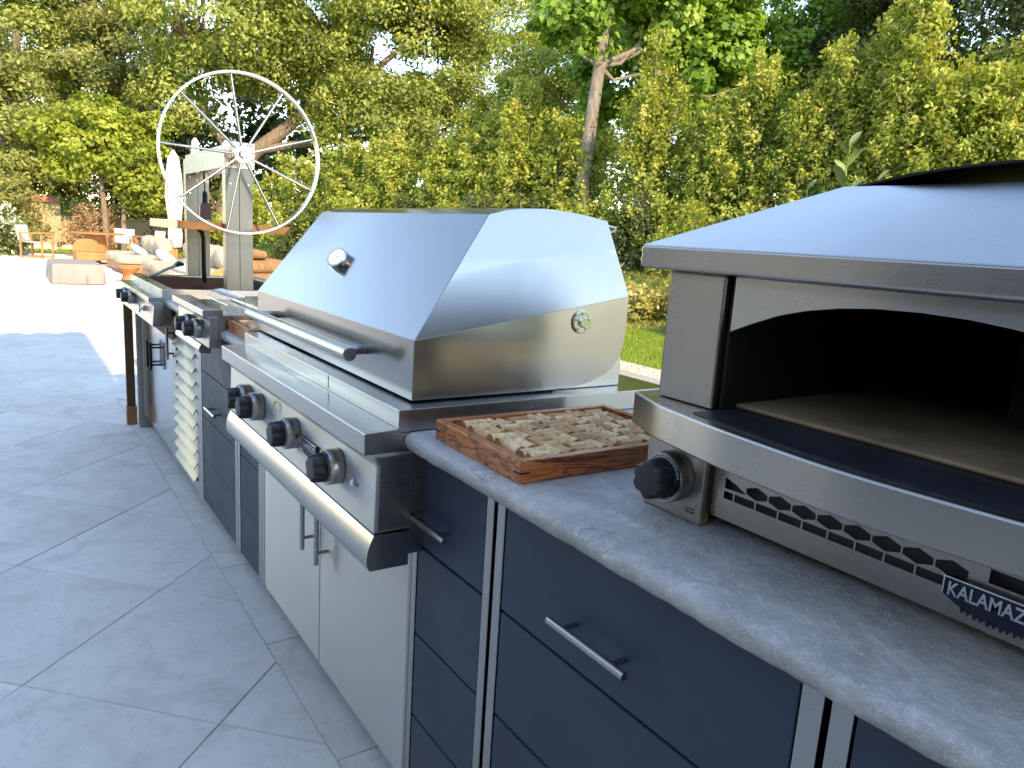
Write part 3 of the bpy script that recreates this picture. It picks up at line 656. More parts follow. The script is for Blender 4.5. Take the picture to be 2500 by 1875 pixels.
# ------------------------------------------------------------------ cork trays
def cork_proto(L, r, bevel=.0012):
    b = MB().lathe((-L/2, 0, 0), 'x', [(0, .0005), (0, r-bevel), (bevel, r), (L-bevel, r), (L, r-bevel), (L, .0005)], 12)
    me = bpy.data.meshes.new('cork'); me.from_pydata(b.v, [], b.f); me.materials.append(MATS['cork']); me.materials.append(MATS['cork_end']); smooth_mesh(me, 40)
    for p in me.polygons:
        if abs(p.normal.x) > .8: p.material_index = 1
    return me
CORKS = [cork_proto(L, r) for L, r in ((.044, .0115), (.046, .0118), (.042, .011))]
def tray(label, x0, x1, y0, y1, rot, seed, hz=.037):
    rng = random.Random(seed)
    t = thing('cork_tray', label, 'tray', ((x0+x1)/2, (y0+y1)/2, .9142), 'cork inlaid wooden trays')
    z0 = .9146; z1 = z0+hz; w_ = .017
    def mitre(a, b, c_, d_, axis): return MB().loft([[(p[0], p[1], z) for p in (a, b, c_, d_)] for z in (z0, z1)])
    sides = [((x0, y0), (x1, y0), (x1-w_, y0+w_), (x0+w_, y0+w_), 'oak_x'), ((x0, y1), (x1, y1), (x1-w_, y1-w_), (x0+w_, y1-w_), 'oak_x'),
             ((x0, y0), (x0, y1), (x0+w_, y1-w_), (x0+w_, y0+w_), 'oak_y'), ((x1, y0), (x1, y1), (x1-w_, y1-w_), (x1-w_, y0+w_), 'oak_y')]
    for a, b, c_, d_, m in sides: part('frame_side', mitre(a, b, c_, d_, 0), m, t, .0015)
    part('bottom_board', MB().box(x0+w_, x1-w_, y0+w_, y1-w_, z0+.001, z0+.008), 'oak_x', t)
    for cx, sx in ((x0, 1), (x1, -1)):
        for cy, sy in ((y0, 1), (y1, -1)):
            a, bq = sorted((cx-sx*.0004, cx+sx*.018)); c1, d1 = sorted((cy-sy*.0004, cy+sy*.018))
            part('spline', MB().prism([(cx-sx*.0004, cy-sy*.0004), (cx+sx*.018, cy-sy*.0004), (cx+sx*.018, cy+sy*.0008), (cx+sx*.0008, cy+sy*.018), (cx-sx*.0004, cy+sy*.018)], z0+.0155, z0+.0185, 'z'), 'dark_void', t)
    # corks in a basket weave: pairs alternating in direction
    P = .0475; nx = int((x1-x0-2*w_-.004)//P); ny = int((y1-y0-2*w_-.004)//P)
    ox = (x0+x1)/2-nx*P/2; oy = (y0+y1)/2-ny*P/2; zc = z1-.0105
    for i in range(nx):
        for j in range(ny):
            for k in (-1, 1):
                cx, cy = ox+(i+.5)*P, oy+(j+.5)*P
                al = (i+j) % 2 == 0
                pos = Vector((cx, cy+k*P*.25, 0)) if al else Vector((cx+k*P*.25, cy, 0))
                o = link('cork', CORKS[rng.randrange(3)], None, t)
                o.location = (pos.x-t.location.x+rng.uniform(-.001, .001), pos.y-t.location.y+rng.uniform(-.001, .001), zc-t.location.z+rng.uniform(-.0014, .0012))
                o.rotation_euler = (rng.uniform(0, 6.28), rng.uniform(-.05, .05), (0 if al else math.pi/2)+rng.uniform(-.06, .06))
    t.rotation_euler.z = rot
    return t
tray('nearer wooden tray inlaid with wine corks on the counter beside the pizza oven', -.021, .388, .882, 1.168, R(-1.2), 1)
tray('farther wooden cork tray on the counter between the large grill and side burner', -.032, .36, 2.405, 2.684, R(0), 2)

# ------------------------------------------------------------------ side burner
def build_side_burner():
    y0, y1 = 2.6895, 3.252
    s = thing('side_burner', 'small stainless side burner with two black knobs left of the farther tray', 'side burner', (.2, 2.97, .87))
    part('base_frame', MB().box(-.058, .66, y0+.001, y1-.001, .86, .968), 'steel_x', s, .002)
    part('front_shelf', MB().prism([(-.112, .962), (-.112, .984), (-.110, .986), (-.045, .987), (-.045, .962)], y0, y1), 'steel_y', s, .002)
    part('control_panel', MB().prism([(-.098, .9618), (-.088, .944), (-.093, .850), (-.0585, .850), (-.0585, .9618)], y0+.001, y1-.001), 'steel_z', s, .0018)
    part('drip_tray', MB().prism([(-.06, .847), (-.095, .847), (-.101, .838), (-.103, .825), (-.098, .815), (-.06, .813)], y0+.12, y1), 'steel_y', s, smooth=28)
    for y in (2.835, 2.985): knob(s, -.0905, y, .903, r=.036, depth=.028, rot=y*3)
    part('burner_cover', MB().box(.10, .60, y0+.03, y1-.03, .9685, .985), 'steel_x', s, .006)
    r = thing('wire_rack', 'small chrome wire rack standing on the side burner', 'rack', (.06, 2.95, .987))
    b = MB(); za, zb_ = .9895, 1.020
    for x in (.0, .06): b.tube([(x, 2.80, zb_ if x else za), (x, 3.17, zb_ if x else za)], .0028, 8)
    for k in range(13): b.tube([(.0, 2.815+k*.0285, za), (.012, 2.815+k*.0285, zb_-.006), (.06, 2.815+k*.0285, zb_)], .0016, 6)
    b.tube([(.06, 2.80, zb_), (.06, 2.80, .9875)], .0028, 8); b.tube([(.06, 3.17, zb_), (.06, 3.17, .9875)], .0028, 8)
    part('wires', b, 'chrome', r, smooth=40)
build_side_burner()

# ------------------------------------------------------------------ wheel-raised wood fire grill
def build_wheel_grill():
    y0, y1 = 3.7895, 4.8315
    g = thing('wheel_grill', 'wood fired steel grill with large spoked hand wheel raising a grate', 'grill', (.3, 4.3, .9))
    b = MB(); x0, x1, wd = -.062, .655, .055
    b.box(x0, x1, y0, y0+wd, .86, .9585).box(x0, x1, y1-wd, y1, .86, .9585).box(x0, x0+wd, y0+wd, y1-wd, .86, .9585).box(x1-wd, x1, y0+wd, y1-wd, .86, .9585)
    part('top_frame', b, 'steel_x', g, .002)
    part('fire_pit', MB().box(x0+wd, x1-wd, y0+wd, y1-wd, .70, .72).box(x0+wd-.002, x0+wd+.012, y0+wd, y1-wd, .72, .95).box(x1-wd-.012, x1-wd+.002, y0+wd, y1-wd, .72, .95).box(x0+wd+.012, x1-wd-.012, y1-wd-.012, y1-wd+.002, .72, .95).box(x0+wd+.012, x1-wd-.012, y0+wd-.002, y0+wd+.012, .72, .95), 'firebrick', g)
    part('front_shelf', MB().prism([(-.122, .898), (-.122, .920), (-.120, .922), (-.0625, .923), (-.0625, .898)], y0, y1), 'steel_y', g, .002)
    part('control_panel', MB().prism([(-.109, .8978), (-.099, .880), (-.108, .784), (-.058, .784), (-.058, .8978)], y0+.001, y1-.001), 'steel_z', g, .0018)
    part('panel_end', MB().prism([(-.100, .889), (-.093, .878), (-.101, .790), (-.028, .790), (-.028, .889)], y0-.0012, y0+.0008), 'steel_x', g)
    for y in (4.42, 4.62): knob(g, -.103, y, .862, r=.036, depth=.03, rot=y*5)
    part('valve_lever', MB().lathe((-.103, 4.03, .845), (-1, 0, 0), [(0, .014), (.012, .014), (.013, .010), (.03, .008), (.03, .0003)], 20).tube([(-.128, 4.03, .865), (-.128, 4.03, .825)], .004, 8), 'chrome', g, smooth=40)
    # posts with a centre seam
    for nm, ya, yb, xa, xb, zt in (('near', 3.80, 3.865, .232, .360, 1.662), ('far', 4.765, 4.83, .238, .366, 1.635)):
        xm = (xa+xb)/2
        p = part('post', MB().box(xa, xm-.001, ya, yb, .9587, zt).box(xm+.001, xb, ya, yb, .9587, zt).box(xa+.004, xb-.004, ya+.004, yb-.004, .96, zt-.002), 'steel_post', g, .001)
        for z in (zt-.03, zt-.10, zt-.19):
            for x in (xa+.022, xb-.022):
                part('bolt', MB().lathe((x, ya, z), (0, -1, 0), [(0, .005), (.003, .005), (.005, .003), (.005, .0003)], 10), 'chrome', p, smooth=40)
    part('cross_beam', MB().box(.237, .355, 3.8655, 4.7645, 1.548, 1.655), 'steel_post', g, .002)
    part('axle_plate', MB().box(.225, .367, 3.79, 3.7995, 1.545, 1.668), 'steel_z', g, .001)
    for x in (.236, .356):
        for z in (1.556, 1.606, 1.656):
            part('bolt', MB().lathe((x, 3.7895, z), (0, -1, 0), [(0, .005), (.004, .005), (.005, .003), (.005, .0003)], 10), 'chrome', g, smooth=40)
    # wheel
    c = Vector((.287, 3.70, 1.604)); Rw = .368
    rim = MB().lathe(c-Vector((0, .016, 0)), 'y', [(0, Rw-.009), (0, Rw), (.032, Rw), (.032, Rw-.009), (0, Rw-.009)], 96)
    rim = MB(); N = 96
    prof = [(-.016, -.010), (-.016, 0), (.016, 0), (.016, -.010)]
    rings = [[c+Vector((math.cos(2*math.pi*k/N)*(Rw+q), h, math.sin(2*math.pi*k/N)*(Rw+q))) for h, q in prof] for k in range(N+1)]
    rim.loft(rings, cap=False)
    wh = part('hand_wheel', rim, 'steel_z', g, smooth=40)
    part('hub', MB().lathe(c+Vector((0, .085, 0)), (0, -1, 0), [(0, .020), (.055, .020), (.056, .040), (.062, .042), (.092, .042), (.096, .038), (.096, .022), (.110, .020), (.112, .012), (.112, .0005)], 40), 'chrome', wh, smooth=30)
    for k in range(9):
        a = R(98)+2*math.pi*k/9; u = Vector((math.cos(a), 0, math.sin(a)))
        part('spoke', MB().tube([c+u*.036, c+u*(Rw-.008)], .0062, 10), 'steel_x', wh, smooth=40)
    # raised grate
    gx0, gx1, gy0, gy1 = .026, .575, 3.885, 4.66
    gr = part('grate', MB().box(gx0+.003, gx1, gy0, gy0+.006, 1.244, 1.282).box(gx0+.003, gx1, gy1-.006, gy1, 1.244, 1.282).box(gx1-.006, gx1, gy0+.006, gy1-.006, 1.244, 1.282), 'rust', g)
    part('grate_side', MB().box(gx0-.002, gx0+.0028, gy0-.001, gy1, 1.242, 1.284), 'steel_y', gr)
    for k in range(26):
        y = gy0+.02+k*.0285
        part('grate_bar', MB().prism([(y, 1.262), (y+.011, 1.280), (y+.014, 1.279), (y+.0145, 1.276), (y+.004, 1.258)], gx0+.004, gx1-.008, 'x') if False else MB().prism([(y, 1.279), (y+.002, 1.280), (y+.011, 1.262), (y+.020, 1.280), (y+.022, 1.279), (y+.011, 1.258)], gx0+.004, gx1-.008, 'x'), 'rust', gr)
    # hanger: cable, plate, black damper and maroon counterweight
    part('hanger_plate', MB().box(.225, .285, 4.40, 4.406, 1.49, 1.548), 'steel_z', g, .001)
    part('hanger_cable', MB().tube([(.262, 4.39, 1.55), (.262, 4.39, 1.43)], .003, 8), 'black_metal', g, smooth=40)
    part('damper', MB().lathe((.262, 4.39, 1.36), 'z', [(0, .014), (.07, .014), (.085, .010), (.088, .004), (.088, .0003)], 20), 'black_metal', g, smooth=35)
    part('counterweight', MB().prism([(.232, 1.295), (.292, 1.295), (.290, 1.37), (.280, 1.385), (.244, 1.385), (.234, 1.37)], 4.372, 4.408), 'maroon', g, .003)
    part('chain_guide', MB().tube([(.225, 4.40, 1.244), (.245, 4.40, 1.225), (.252, 4.40, 1.19), (.252, 4.40, 1.02), (.26, 4.42, .95)], .012, 10), 'black_metal', g, smooth=40)
    t = thing('grill_tongs', 'long steel tongs lying across the front of the wheel grill', 'tongs', (.1, 4.6, .96))
    for s in (-1, 1):
        pts = [(-.045, 4.40+s*.003, .966), (.03, 4.52+s*.010, .983), (.10, 4.63+s*.013, 1.003), (.16, 4.72+s*.013, 1.018)]
        part('arm', MB().tube(pts, [.005, .006, .007, .008], 8), 'steel_x', t, smooth=40)
        part('grip_head', MB().tube([pts[-1], (.19, 4.765+s*.012, 1.029), (.215, 4.80+s*.008, 1.024)], [.009, .016, .010], 10), 'black_metal', t, smooth=40)
    rg = [(-.052+math.cos(2*math.pi*k/14)*.011, 4.39, .966+math.sin(2*math.pi*k/14)*.011) for k in range(15)]
    part('hang_ring', MB().tube(rg, .002, 6, cap=False), 'black_metal', t)
    rg = thing('orange_rag', 'small bright orange tie lying inside the wheel grill pit', 'cloth', (.10, 4.2, .72))
    part('strip', MB().tube([(.02, 4.45, .725), (.06, 4.38, .79), (.05, 4.33, .83), (.08, 4.28, .80), (.10, 4.22, .73)], [.006, .012, .014, .012, .006], 8), 'orange_cloth', rg, smooth=50)
build_wheel_grill()

p = thing('wood_post', 'dark brown wooden board standing at the far end of the cabinets', 'board', (-.06, 5.06, 0))
part('board', MB().box(-.083, -.035, 5.03, 5.06, .12, .80), 'dark_wood', p, .002)
part('foot', MB().box(-.088, -.03, 5.02, 5.07, 0, .119), 'teak', p, .002)

# ------------------------------------------------------------------ patio furniture
def soft(parent, name, c, size, rot, m, seed=0, p=2.6, sag=.0):
    """rounded cushion: superellipsoid, c centre, size half extents, rot z (plus tilt)"""
    rng = random.Random(seed); b = MB(); nu, nv = 20, 10; rings = []
    sg = lambda v, e: math.copysign(abs(v)**e, v); e = 2/p
    rm = Matrix.Rotation(rot[2], 3, 'Z') @ Matrix.Rotation(rot[1], 3, 'Y') @ Matrix.Rotation(rot[0], 3, 'X')
    ph = rng.uniform(0, 6)
    for j in range(nv+1):
        v = -math.pi/2+math.pi*j/nv; ring = []
        for i in range(nu):
            u = 2*math.pi*i/nu; k = 1+.03*math.sin(3*u+ph)*math.cos(v)
            q = Vector((size[0]*sg(max(1e-3, math.cos(v)), e)*sg(math.cos(u), e)*k, size[1]*sg(max(1e-3, math.cos(v)), e)*sg(math.sin(u), e)*k, size[2]*sg(math.sin(v), e)))
            q.z -= sag*(math.sin(u)**2); ring.append(Vector(c)+rm @ q)
        rings.append(ring)
    b.loft(rings); return part(name, b, m, parent, smooth=70)
def build_sofa(label, y0, y1, xs, nb, seed, chaise=False):
    x0, x1 = xs
    s = thing('sofa', label, 'sofa', ((x0+x1)/2, (y0+y1)/2, 0), 'teak lounge sofas')
    part('base', MB().box(x0+.04, x1, y0, y1, .03, .21), 'teak', s, .02)
    part('back_rail', MB().box(x1-.06, x1+.02, y0, y1, .21, .60), 'teak', s, .02)
    part('end_panel', MB().prism([(x0+.55, .21), (x0+.75, .42), (x1-.06, .60), (x1-.06, .21)], y0-.03, y0+.03), 'teak', s, .01)
    n = max(1, round((y1-y0)/1.15))
    for k in range(n):
        a = y0+(y1-y0)*(k+.5)/n; soft(s, 'seat_cushion', ((x0+x1-.2)/2, a, .31), ((x1-x0-.18)/2, (y1-y0)/n/2, .115), (0, 0, 0), 'cushion', seed+k, 5)
    for k in range(nb):
        a = y0+(y1-y0)*(k+.5)/nb; soft(s, 'back_cushion', (x1-.22, a, .60), (.17, (y1-y0)/nb/2*1.04, .24), (0, R(-14), 0), 'cushion', seed+10+k, 3)
    return s
build_sofa('cream cushioned teak sofa nearest the wheel grill', 14.1, 17.6, (1.72, 2.95), 5, 1)
build_sofa('cream cushioned teak sofa beyond, beside the dining table', 18.6, 21.4, (1.45, 2.65), 3, 30)
def pillow(label, c, rot, seed):
    t = thing('throw_pillow', label, 'pillow', c, 'pale blue throw pillows'); soft(t, 'pillow_body', c, (.30, .22, .10), rot, 'pillow_blue', seed, 2.3)
pillow('pale blue pillow lying flat on the nearest part of the near sofa', (2.25, 14.6, .47), (R(20), R(10), R(70)), 3)
pillow('pale blue pillow at the far end of the near sofa', (2.15, 17.0, .48), (R(25), R(-20), R(100)), 4)
pillow('pale blue pillow on the seat of the far sofa', (1.95, 19.2, .50), (R(35), R(-10), R(95)), 5)
pillow('white blue pillow leaning at the close end of the near sofa', (2.05, 14.25, .43), (R(5), R(5), R(40)), 6)
def build_ottoman():
    t = thing('covered_table', 'low rectangular coffee table under a grey fitted fabric cover on the patio', 'covered table', (.4, 16.5, 0))
    rng = random.Random(4); per = []
    x0, x1, y0, y1 = .03, .86, 15.62, 17.35
    def rect(m, n=12):
        out = []
        for k in range(n): out.append((x0-m+(x1-x0+2*m)*k/n, y0-m))
        for k in range(2*n): out.append((x1+m, y0-m+(y1-y0+2*m)*k/(2*n)))
        for k in range(n): out.append((x1+m-(x1-x0+2*m)*k/n, y1+m))
        for k in range(2*n): out.append((x0-m, y1+m-(y1-y0+2*m)*k/(2*n)))
        return out
    rings = []
    for z, m, wv in ((.012, .00, .035), (.10, .0, .03), (.22, -.005, .022), (.33, -.01, .008), (.362, -.02, 0), (.372, -.06, 0), (.362, -.25, 0)):
        r = rect(m); rings.append([(x+wv*math.sin(k*1.9+.6*math.sin(k))*(1 if k % 12 else .2), y+wv*math.cos(k*2.3)*(1 if k % 12 else .2), z) for k, (x, y) in enumerate(r)])
    part('cover', MB().loft(rings), 'cover_grey', t, smooth=55)
build_ottoman()
t = thing('drum_stool', 'carved orange wooden drum stool in front of the near sofa', 'stool', (1.36, 17.2, 0))
t = ORG and t
part('drum', MB().lathe((1.33, 16.2, 0), 'z', [(0, .12), (.02, .15), (.08, .13), (.14, .10), (.20, .12), (.26, .19), (.30, .21), (.32, .20), (.32, .001)], 20), 'teak', t, smooth=50)
def build_table():
    t = thing('dining_table', 'round teak dining table on a tapered slatted pedestal', 'table', (1.62, 25.3, 0))
    part('tabletop', MB().lathe((1.62, 25.3, .70), 'z', [(0, .70), (.015, .76), (.045, .76), (.05, .75), (.05, .001)], 48), 'teak', t, smooth=30)
    for k in range(18):
        a = 2*math.pi*k/18; a2 = a+2*math.pi/18*.93
        P = lambda an, r, z: (1.62+math.cos(an)*r, 25.3+math.sin(an)*r, z)
        part('pedestal_slat', MB().loft([[P(a, .34, .0), P(a2, .34, .0), P(a2, .30, 0), P(a, .30, 0)], [P(a, .25, .698), P(a2, .25, .698), P(a2, .21, .698), P(a, .21, .698)]]), 'teak', t)
    part('pedestal_core', MB().lathe((1.62, 25.3, .001), 'z', [(0, .30), (.695, .21)], 18), 'dark_wood', t)
build_table()
def build_chair(label, loc, rot, mirror=1):
    c = thing('dining_chair', label, 'chair', (0, 0, 0), 'white sling teak dining chairs')
    w2, d2 = .29, .27
    for sx in (-1, 1):
        for sy in (-1, 1):
            part('leg', MB().box(sx*w2-.022, sx*w2+.022, sy*d2-.022, sy*d2+.022, 0, .64 if sy < 0 else .66), 'teak', c, .004)
        part('armrest', MB().box(sx*w2-.028, sx*w2+.028, -d2-.03, d2+.03, .645 if False else .661, .69), 'teak', c, .004)
        part('runner', MB().box(sx*w2-.02, sx*w2+.02, -d2+.023, d2-.023, .02, .055), 'teak', c, .004)
    part('seat', MB().loft([[(-w2+.025, y, z+.012), (w2-.025, y, z+.012), (w2-.025, y, z), (-w2+.025, y, z)] for y, z in ((-d2-.02, .45), (-.1, .425), (.1, .42), (d2, .44))]), 'canvas_white', c, smooth=60)
    part('backrest', MB().loft([[(x, d2+.02+z*.16+.03*math.cos(x*4), .46+z) for x in (-.29, -.15, 0, .15, .29)]+[(x, d2+.045+z*.16+.03*math.cos(x*4), .46+z) for x in (.29, .15, 0, -.15, -.29)] for z in (.0, .2, .42)]), 'canvas_white', c, smooth=60)
    c.location = loc; c.rotation_euler.z = rot
    return c
build_chair('white sling teak dining chair at the left of the round table', (.10, 24.3, 0), R(62))
build_chair('white sling teak dining chair right behind the round table', (2.42, 26.3, 0), R(-20))
build_chair('white sling teak dining chair farthest right, showing above the far sofa', (3.15, 26.0, 0), R(-70))
t = thing('wooden_armchair', 'low teak chair with rounded back between covered table and round table', 'chair', (1.15, 22.6, 0))
arch = [(.85, .0), (.85, .42), (.93, .56), (1.05, .62), (1.30, .62), (1.42, .56), (1.50, .42), (1.50, 0)]
part('backrest', MB().prism(arch, 22.9, 22.97), 'teak', t, .01); part('seat', MB().box(.86, 1.75, 22.0, 22.89, .10, .30), 'teak', t, .02)
def umbrella(label, x, y, h, r):
    t = thing('patio_umbrella', label, 'umbrella', (x, y, 0), 'closed white patio umbrellas')
    rings = []; n = 24
    for z, q in ((.62, .55), (.66, .75), (.95, .78), (1.15, .62), (1.3, .70), (1.8, .95), (2.3, .85), (2.7, .62), (h-.1, .38), (h, .12)):
        rings.append([(x+math.cos(2*math.pi*k/n)*r*q*(1+.22*math.cos(6*math.pi*2*k/n+z)), y+math.sin(2*math.pi*k/n)*r*q*(1+.22*math.cos(6*math.pi*2*k/n+z)), z*h/h) for k in range(n)])
    part('canopy', MB().loft(rings), 'canvas_white', t, smooth=50); part('pole', MB().tube([(x, y, .04), (x, y, h-.05)], .025, 12), 'teak', t, smooth=40)
    part('base', MB().lathe((x, y, 0), 'z', [(0, .3), (.04, .3), (.05, .28), (.08, .05), (.2, .04)], 24), 'black_metal', t, smooth=40)
    part('tie', MB().lathe((x, y, 1.16), 'z', [(0, r*.78), (.05, r*.78)], 20), 'canvas_white', t)
umbrella('closed white umbrella standing behind the near sofa', 2.72, 19.2, 2.86, .175)
umbrella('closed white umbrella mostly hidden behind the wheel grill posts', 4.05, 23.4, 3.6, .22)
def build_logs():
    b = thing('log_bench', 'stack of rounded pale wooden logs behind the wheel grill', 'logs', (3.6, 16.6, 0))
    rng = random.Random(9)
    for k, (y, z, r, x0, x1) in enumerate([(15.6, .15, .15, 2.7, 4.25), (15.95, .16, .16, 2.8, 4.45), (16.35, .15, .15, 2.9, 4.5), (15.75, .42, .14, 2.75, 4.2), (16.1, .44, .15, 2.85, 4.4), (15.95, .66, .11, 2.8, 3.9)]):
        pts = [(x0+(x1-x0)*t_/5, y+rng.uniform(-.03, .03), z+rng.uniform(-.012, .012)) for t_ in range(6)]
        part('log', MB().tube(pts, [r*.80, r, r*.98, r*1.02, r, r*.75], 14), 'log_wood', b, smooth=45)
build_logs()

# ------------------------------------------------------------------ boundary wall
def build_wall():
    wl = thing('garden_wall', 'low stucco garden wall with small round vent holes behind the furniture', 'wall', (6, 30.2, 0))
    part('wall_body', MB().box(-6, 13, 30.0, 30.3, -.05, 1.13), 'stucco', wl, .02)
    part('coping', MB().box(-6.02, 13.02, 29.97, 30.33, 1.131, 1.17), 'stucco', wl, .01)
    part('pier', MB().box(-.9, 1.02, 29.9, 30.4, -.05, 1.58), 'stucco', wl, .02)
    part('pier_cap', MB().loft([[(-1.0, 29.8, 1.581), (1.12, 29.8, 1.581), (1.12, 30.5, 1.581), (-1.0, 30.5, 1.581)], [(-.72, 30.0, 1.78), (.84, 30.0, 1.78), (.84, 30.3, 1.78), (-.72, 30.3, 1.78)]]), 'tile_cap', wl, .01)
    b = MB().lathe((0, 0, 0), 'y', [(-.003, .035), (.001, .035)], 10); me = bpy.data.meshes.new('vent_hole'); me.from_pydata(b.v, [], b.f); me.materials.append(MATS['dark_void'])
    for k in range(34):
        x = -.7+k*.33; y = 29.896 if -.9 < x < 1.02 else 29.996
        o = link('vent_hole', me, None, wl); o.location = (x-6, y-30.2, .70)
    return wl
build_wall()
bd = part('planting_bed', MB().add([(-6, 27.2, 0), (13, 27.2, 0), (13, 30, .14), (-6, 30, .14)], [(0, 1, 2, 3)]), 'soil'); tag(bd, 'brown soil bed along the garden wall', kind='structure')
def boulder(label, x, y, r, seed):
    rng = random.Random(seed); rings = []
    for j in range(8):
        v = j/7*math.pi*.5; rings.append([(x+math.cos(2*math.pi*i/14)*r*math.cos(v)*rng.uniform(.85, 1.1)*1.5+.001*i, y+math.sin(2*math.pi*i/14)*r*math.cos(v)*rng.uniform(.85, 1.1), .02+r*.75*math.sin(v)) for i in range(14)])
    t = thing('boulder', label, 'rock', (x, y, 0)); part('stone', MB().loft(rings), 'boulder', t, smooth=50)
boulder('pale boulder on the bed behind the left dining chair', .35, 28.2, .36, 1)
boulder('smaller pale boulder right of the first, behind the round table', 1.2, 28.5, .30, 2)

# ------------------------------------------------------------------ vegetation
def leaf_mesh(name, C, N, L, W, tone, rng):
    """C (n,3) centres, N (n,3) preferred normals, L/W (n,) half length/width -> rhombic leaves, one face each"""
    n = len(C); N = N/np.maximum(np.linalg.norm(N, axis=1, keepdims=True), 1e-6)
    t = rng.normal(size=(n, 3)); t -= N*np.sum(t*N, axis=1, keepdims=True); t /= np.maximum(np.linalg.norm(t, axis=1, keepdims=True), 1e-6)
    s = np.cross(N, t); L = L[:, None]; W = W[:, None]
    V = np.empty((n, 4, 3)); V[:, 0] = C-t*L; V[:, 1] = C+s*W+t*L*.15+N*W*.25; V[:, 2] = C+t*L; V[:, 3] = C-s*W+t*L*.15+N*W*.25
    me = bpy.data.meshes.new(name); me.vertices.add(4*n); me.vertices.foreach_set('co', V.reshape(-1).astype(np.float32))
    me.loops.add(4*n); me.loops.foreach_set('vertex_index', np.arange(4*n, dtype=np.int32))
    me.polygons.add(n); me.polygons.foreach_set('loop_start', np.arange(0, 4*n, 4, dtype=np.int32)); me.polygons.foreach_set('loop_total', np.full(n, 4, dtype=np.int32))
    a = me.attributes.new('tone', 'FLOAT', 'FACE'); a.data.foreach_set('value', np.clip(tone, 0, 1).astype(np.float32))
    me.update(); return me
def lobes_to_leaves(rng, lobes, n, nclump, crad, size, asp=.5, tone=(.5, .22), up_=.5, hollow=.55):
    w_ = np.array([l[3]*l[4]*l[5] for l in lobes])**.67; w_ /= w_.sum()
    cc = []; cn = []
    for k in rng.choice(len(lobes), nclump, p=w_):
        l = lobes[k]; u = rng.normal(size=3); u /= np.linalg.norm(u); r = hollow+(1-hollow)*rng.random()**.6
        cc.append(np.array(l[:3])+u*r*np.array(l[3:6])); cn.append(u)
    cc = np.array(cc); cn = np.array(cn); ct = rng.normal(0, 1, nclump)
    idx = rng.integers(0, nclump, n)
    g = rng.normal(size=(n, 3)); rr = rng.random((n, 1))**.45; g = g/np.linalg.norm(g, axis=1, keepdims=True)*rr
    cs = crad*(.6+.8*rng.random(nclump))
    C = cc[idx]+g*np.array([1, 1, .7])*cs[idx][:, None]
    N = g*.8+cn[idx]*.5+np.array([0, 0, up_])+rng.normal(0, .55, (n, 3))
    s = size*(.65+.7*rng.random(n))
    T = tone[0]+tone[1]*(.55*ct[idx]+.75*rng.normal(size=n))
    return C, N, s, s*asp, T, cc
def crown(parent, data, m, rng, name='crown'):
    org = np.array(ORG[parent.name]); C, N, L, W, T = data[:5]
    me = leaf_mesh(name, C-org, N, L, W, T, rng); o = link(name, me, m, parent); return o
def limb(b, p0, p1, r0, r1, rng, wob=.12, n=6, sag=0):
    p0, p1 = np.array(p0, float), np.array(p1, float); L = np.linalg.norm(p1-p0); pts = []
    for k in range(n+1):
        t = k/n; q = p0+(p1-p0)*t+(rng.normal(0, wob*L*.12, 3) if 0 < k < n else 0); q[2] += sag*math.sin(math.pi*t)*L; pts.append(tuple(q))
    b.tube(pts, [r0+(r1-r0)*(k/n)**.8 for k in range(n+1)], 9 if r0 > .12 else 6); return pts
def tree(name, label, base, trunk, lobes, n, nclump, crad, size, leaf, bk, seed, group=None, nbr=26, tone=(.5, .22), asp=.5, limbs=(), r0=.25, cat='tree', hollow=.55):
    rng = np.random.default_rng(seed)
    t = thing(name, label, cat, base, group)
    data = lobes_to_leaves(rng, lobes, n, nclump, crad, size, asp, tone, hollow=hollow)
    b = MB(); k = len(trunk)
    b.tube(trunk, [r0*(1.25 if i == 0 else 1-.45*i/(k-1)) for i in range(k)], 12)
    for l in limbs: b.tube(l[0], [l[1]*(1-.6*i/(len(l[0])-1)) for i in range(len(l[0]))], 9)
    starts = [np.array(q) for q in trunk[max(1, k-2):]]+[np.array(q) for l in limbs for q in l[0][1:]]
    for c in data[5][rng.choice(nclump, min(nbr, nclump), replace=False)]:
        s = min(starts, key=lambda q: np.linalg.norm(q-c)); d = np.linalg.norm(c-s)
        limb(b, s, c, min(.09, .018*d+.01), .008, rng, .8, 5, .04)
    part('trunk', b, bk, t, smooth=60); crown(t, data, leaf, rng); return t

